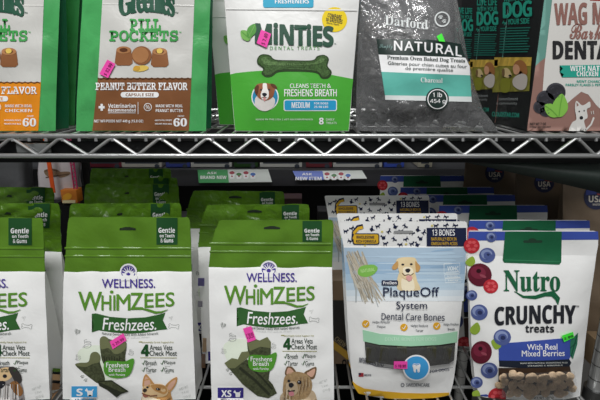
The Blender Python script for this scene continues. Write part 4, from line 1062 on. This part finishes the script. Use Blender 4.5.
# white box standing in the gap of the two right pouches and dark items deeper in
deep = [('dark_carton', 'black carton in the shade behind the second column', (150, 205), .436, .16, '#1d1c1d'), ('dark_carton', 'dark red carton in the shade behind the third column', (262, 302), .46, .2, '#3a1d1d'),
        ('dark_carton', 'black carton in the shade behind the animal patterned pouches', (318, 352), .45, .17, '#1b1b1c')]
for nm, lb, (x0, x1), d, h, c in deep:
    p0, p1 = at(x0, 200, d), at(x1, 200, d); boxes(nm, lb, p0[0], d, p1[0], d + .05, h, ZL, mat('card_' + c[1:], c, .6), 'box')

# ------------------------------------------------------------------ the shelf of the next aisle
YB = 0.62
zc0, zc1 = at(300, 169.5, YB)[2], at(300, 186, YB)[2]
root = empty('back_shelf', (0, YB, zc0), 'dark shelf of the next aisle seen under the upper shelf', 'shelf')
m = MB(); m.box((-0.9, 0.012, -0.022), (0.75, 0.45, 0), 0, .002); m.build('shelf_board', mat('shelf_grey', '#3c3d40', .5), root)
m = MB(); m.box((-0.9, 0, zc1 - zc0), (0.75, 0.011, 0.001), 0, .001); m.build('price_channel', mat('channel_grey', '#37373a', .4), root)
for xx in (-0.52, 0.42):
    m = MB(); m.box((xx - .02, .39, -1.30 - zc0), (xx + .02, .43, .35), 0, .002); m.build('shelf_upright', BLACK, root)
m = MB(); m.box((-0.9, 0.0, -.42), (0.75, .45, -.40), 0, .002); m.build('lower_board', mat('shelf_grey', '#3c3d40', .5), root)
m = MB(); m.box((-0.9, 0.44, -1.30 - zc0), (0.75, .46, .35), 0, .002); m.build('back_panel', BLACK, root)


def tagcard(q, label, bandc, w1, text, seed):
    lo = np.array([at(x, y, YB - .004 - .012 * (y > 176)) for x, y in q]); c = lo.mean(0)
    root = empty('price_tag', c, label, 'shelf tag'); v = lo - c; n = np.cross(v[1] - v[0], v[3] - v[0]); n /= np.linalg.norm(n); n = n if n[1] < 0 else -n
    V = [tuple(p) for p in v] + [tuple(p - n * .0012) for p in v]
    obj('card', V, [[0, 1, 2, 3], [7, 6, 5, 4], [0, 4, 5, 1], [1, 5, 6, 2], [2, 6, 7, 3], [3, 7, 4, 0]], mat('tag_white', '#cfd4cf', .5), root, False)
    A = Art(Flat(tuple(v[0] + n * .0004), tuple(n), c), root)
    (x0, y0), (x1, _), _, (x3, y3) = q
    A.poly([(x0, y0), (x0 + w1, y0), (x0 + w1 + 1.5, y3), (x3, y3)], mat('tag_' + bandc[1:], bandc, .5), 0)
    A.text(text[0], x0 + w1 * .32, y0 + 2, x0 + w1 * .65, y0 + 4.4, WHT, 2); A.text(text[1], x0 + 3, y0 + 6, x0 + w1 - 1, y0 + 9.2, WHT, 2, 'sans', .04); A.build('coloured_band')
    for i in range(4):
        x = x0 + w1 + 2 + i * 7; A.rect(x, y0 + 1 + (i % 2) * 1.5, x + 5, y0 + 9, WHT, 1, 1); A.ell(x + 2.5, y0 + 3 + (i % 2) * 1.5, 2.6, 1.6, mat(('tag_red', 'tag_greenish', 'tag_red', 'tag_blue')[i], ('#a03a48', '#4a7a4a', '#a03a48', '#3f6ab0')[i], .5), 2); A.ell(x + 2.5, y0 + 6.5, 1, .7, mat('tag_red', '#a03a48', .5), 2)
    A.build('product_pictures')


tagcard([(197.5, 169.8), (268, 169.2), (272, 182), (199, 182.8)], 'green and white shelf tag on the next aisle shelf', '#3f9a58', 30, ('ASK', 'BRAND NEW'), 1)
tagcard([(292.5, 171), (362, 170.3), (367, 178.5), (297, 179.6)], 'blue and white shelf tag on the next aisle shelf', '#5a6fc0', 30, ('ASK', 'NEW ITEM'), 2)
shelf_items = [(88, 122, '#6f2432', 'dark red bag on the next aisle shelf'), (122, 162, '#b9b4ac', 'off white box on the next aisle shelf above the second column'), (166, 190, '#3a4690', 'blue box on the next aisle shelf'), (191, 232, '#bdbcb8', 'grey white box beside the blue box on the next aisle shelf'),
               (234, 258, '#27481f', 'dark green box on the next aisle shelf'), (260, 302, '#c4c3bf', 'white box above the gap between the two shelf tags'), (306, 332, '#6f2c34', 'dark red box above the blue shelf tag'), (333, 382, '#c0bfbc', 'long white box above the right end of the blue shelf tag'), (384, 404, '#3f57b8', 'bright blue box on the next aisle shelf above the berry pouches'), (418, 432, '#bdb7a4', 'small cream box on the next aisle shelf, last to the right')]
for i, (x0, x1, c, lb) in enumerate(shelf_items):
    d = YB + .02; p0, p1 = at(x0, 168, d), at(x1, 168, d)
    r, w = boxes('shelf_box', lb, p0[0], d, p1[0], d + .12, .05, zc0 + 0.0022, mat('boxcard_' + c[1:], c, .5), 'box')
    A = Art(Flat((0, -0.0003, 0), (0, -1, 0), np.array(r.location)), r)
    A.rect(x0 + 3, 160, x1 - 3, 163.5, mat('boxprint_dark', '#3a3f4a', .5), 1); A.ell(x1 - 5, 166, 2.5, 2, mat('boxprint_dark', '#3a3f4a', .5), 1); A.build('print')

# ------------------------------------------------------------------ things in the gap at the far left
def panelbag(name, label, pts, d, m, cat, th=.03):
    v = np.array([at(x, y, d) for x, y in smooth_loop(pts, 4)]); c = v.mean(0); n = len(v)
    base = np.array([c[0], d, v[:, 2].min()]); v = v - base
    cc = v.mean(0); V = []
    for s_, dy in ((.80, -.35), (.95, -.2), (1, 0), (1, .5), (.9, 1)): V += [tuple(cc + (p - cc) * s_ + np.array([0, dy * th, 0])) for p in v]
    Fq = [[j * n + i, j * n + (i + 1) % n, (j + 1) * n + (i + 1) % n, (j + 1) * n + i] for j in range(4) for i in range(n)] + [list(range(n)), [4 * n + i for i in range(n)][::-1]]
    o = obj(name, V, Fq, m); o.location = base; tag(o, label, cat)
    bm = bmesh.new(); bm.from_mesh(o.data); bmesh.ops.recalc_face_normals(bm, faces=bm.faces); bm.to_mesh(o.data); bm.free()
    return o, base


panelbag('grey_bag', 'grey crumpled plastic bag hanging at the far left behind the pouches', [(-20, 140), (23, 140), (25, 165), (26, 205), (20, 215), (-20, 215)], .52, mat('grey_plastic_bag', '#58595b', .3, bump=.9, bscale=14, var=.2), 'bag', .04)
o, base = panelbag('white_treat_bag', 'white bag with brown printing behind the leftmost pouches', [(42, 150), (73, 150), (75, 180), (74, 196), (42, 196)], .50, mat('white_plastic_bag', '#cfc8ca', .35, bump=.9, bscale=18, var=.06), 'pet treat bag', .035)
A = Art(Flat((0, -.0125, 0), (0, -1, 0), base), o)
tb, tb2 = mat('print_brown', '#8a7258', .6), mat('print_dark_brown', '#5a4534', .6)
A.blob([(44, 171), (50, 168.5), (57, 169.5), (60, 172), (56, 175), (48, 176.5)], tb, 1); A.blob([(57, 173), (64, 171.5), (70, 172), (69, 175), (60, 177.5)], tb, 2); A.line([(46, 177.5), (55, 176), (69, 174)], 1.2, tb2, 3); A.line([(45, 171), (52, 169.5), (58, 171)], 1, tb2, 3); A.build('biscuit_print')
r = empty('orange_strip', at(52, 185, .455), 'orange hanging strip in front of the white bag at the left', 'hanging strip'); m = MB(); m.box((-.005, 0, -.02), (.005, .003, .12), 0, .0008); m.build('strip', mat('orange_plastic', '#ef5a1c', .4), r)
r = empty('pink_mesh_rack', at(76, 205, .48), 'pink wire strip hanging beside the white bag at the left', 'hanging strip'); m = MB(); m.box((-.001, 0, -.03), (.0015, .003, .17)); m.box((.007, 0, -.03), (.0095, .003, .17))
for k in range(20): m.tube([(0, .0015, -.03 + k * .01), (.009, .0015, -.026 + k * .01)], .0011, 6)
m.build('wire_strip', mat('pink_wire', '#c03368', .4), r)
p0, p1 = at(62, 203, .47), at(76, 190, .47)
r, w = boxes('snack_pack', 'orange and yellow pack below the white bag at the left', p0[0], .47, p1[0], .50, p1[2] - p0[2], p0[2], mat('snack_orange', '#d27a24', .5), 'pack')
A = Art(Flat((0, -0.0003, 0), (0, -1, 0), np.array(r.location)), r); A.rect(62.5, 200, 75.5, 203, mat('snack_cream', '#e3d3a6', .5), 1); A.blob([(63, 196), (68, 193), (72, 195), (70, 199), (64, 199.5)], mat('snack_yellow', '#f0a52a', .5), 2); A.build('print')
r = empty('snack_stand', (0, 0, 0), None) if False else None
p0, p1 = at(58, 204, .44), at(80, 204, .44)
r, w = boxes('display_riser', 'dark riser carrying the orange pack at the left', p0[0] - .03, .465, p1[0], .515, p0[2] - ZL - .012, ZL, BLACK, 'riser')
p = at(39, 180, .5); r = empty('dark_post', (p[0], .54, -1.3), 'black post behind the leftmost pouches', 'post'); m = MB(); m.box((-.004, -.004, 0), (.004, .004, 1.5), 0, .0008); m.build('post', BLACK, r)
m = MB(); m.box((-.012, -.012, 0), (.012, .012, .01), 0, .0008); m.build('foot', BLACK, r)
p = at(82, 180, .5); r = empty('dark_post', (p[0], .53, -1.3), 'broad black post right of the pink wire strip', 'post'); m = MB(); m.box((-.009, -.006, 0), (.009, .006, 1.5), 0, .001); m.build('post', BLACK, r)
m = MB(); m.box((-.02, -.02, 0), (.02, .02, .01), 0, .0008); m.build('foot', BLACK, r)
# carton seen behind the right post
p0, p1 = at(580, 384, .10), at(600, 384, .10)
r, w = boxes('brown_carton', 'plain brown carton low behind the right chrome post', p0[0], .08, p1[0] + .02, .112, .05, ZL, mat('brown_carton_card', '#8a7458', .6), 'box')
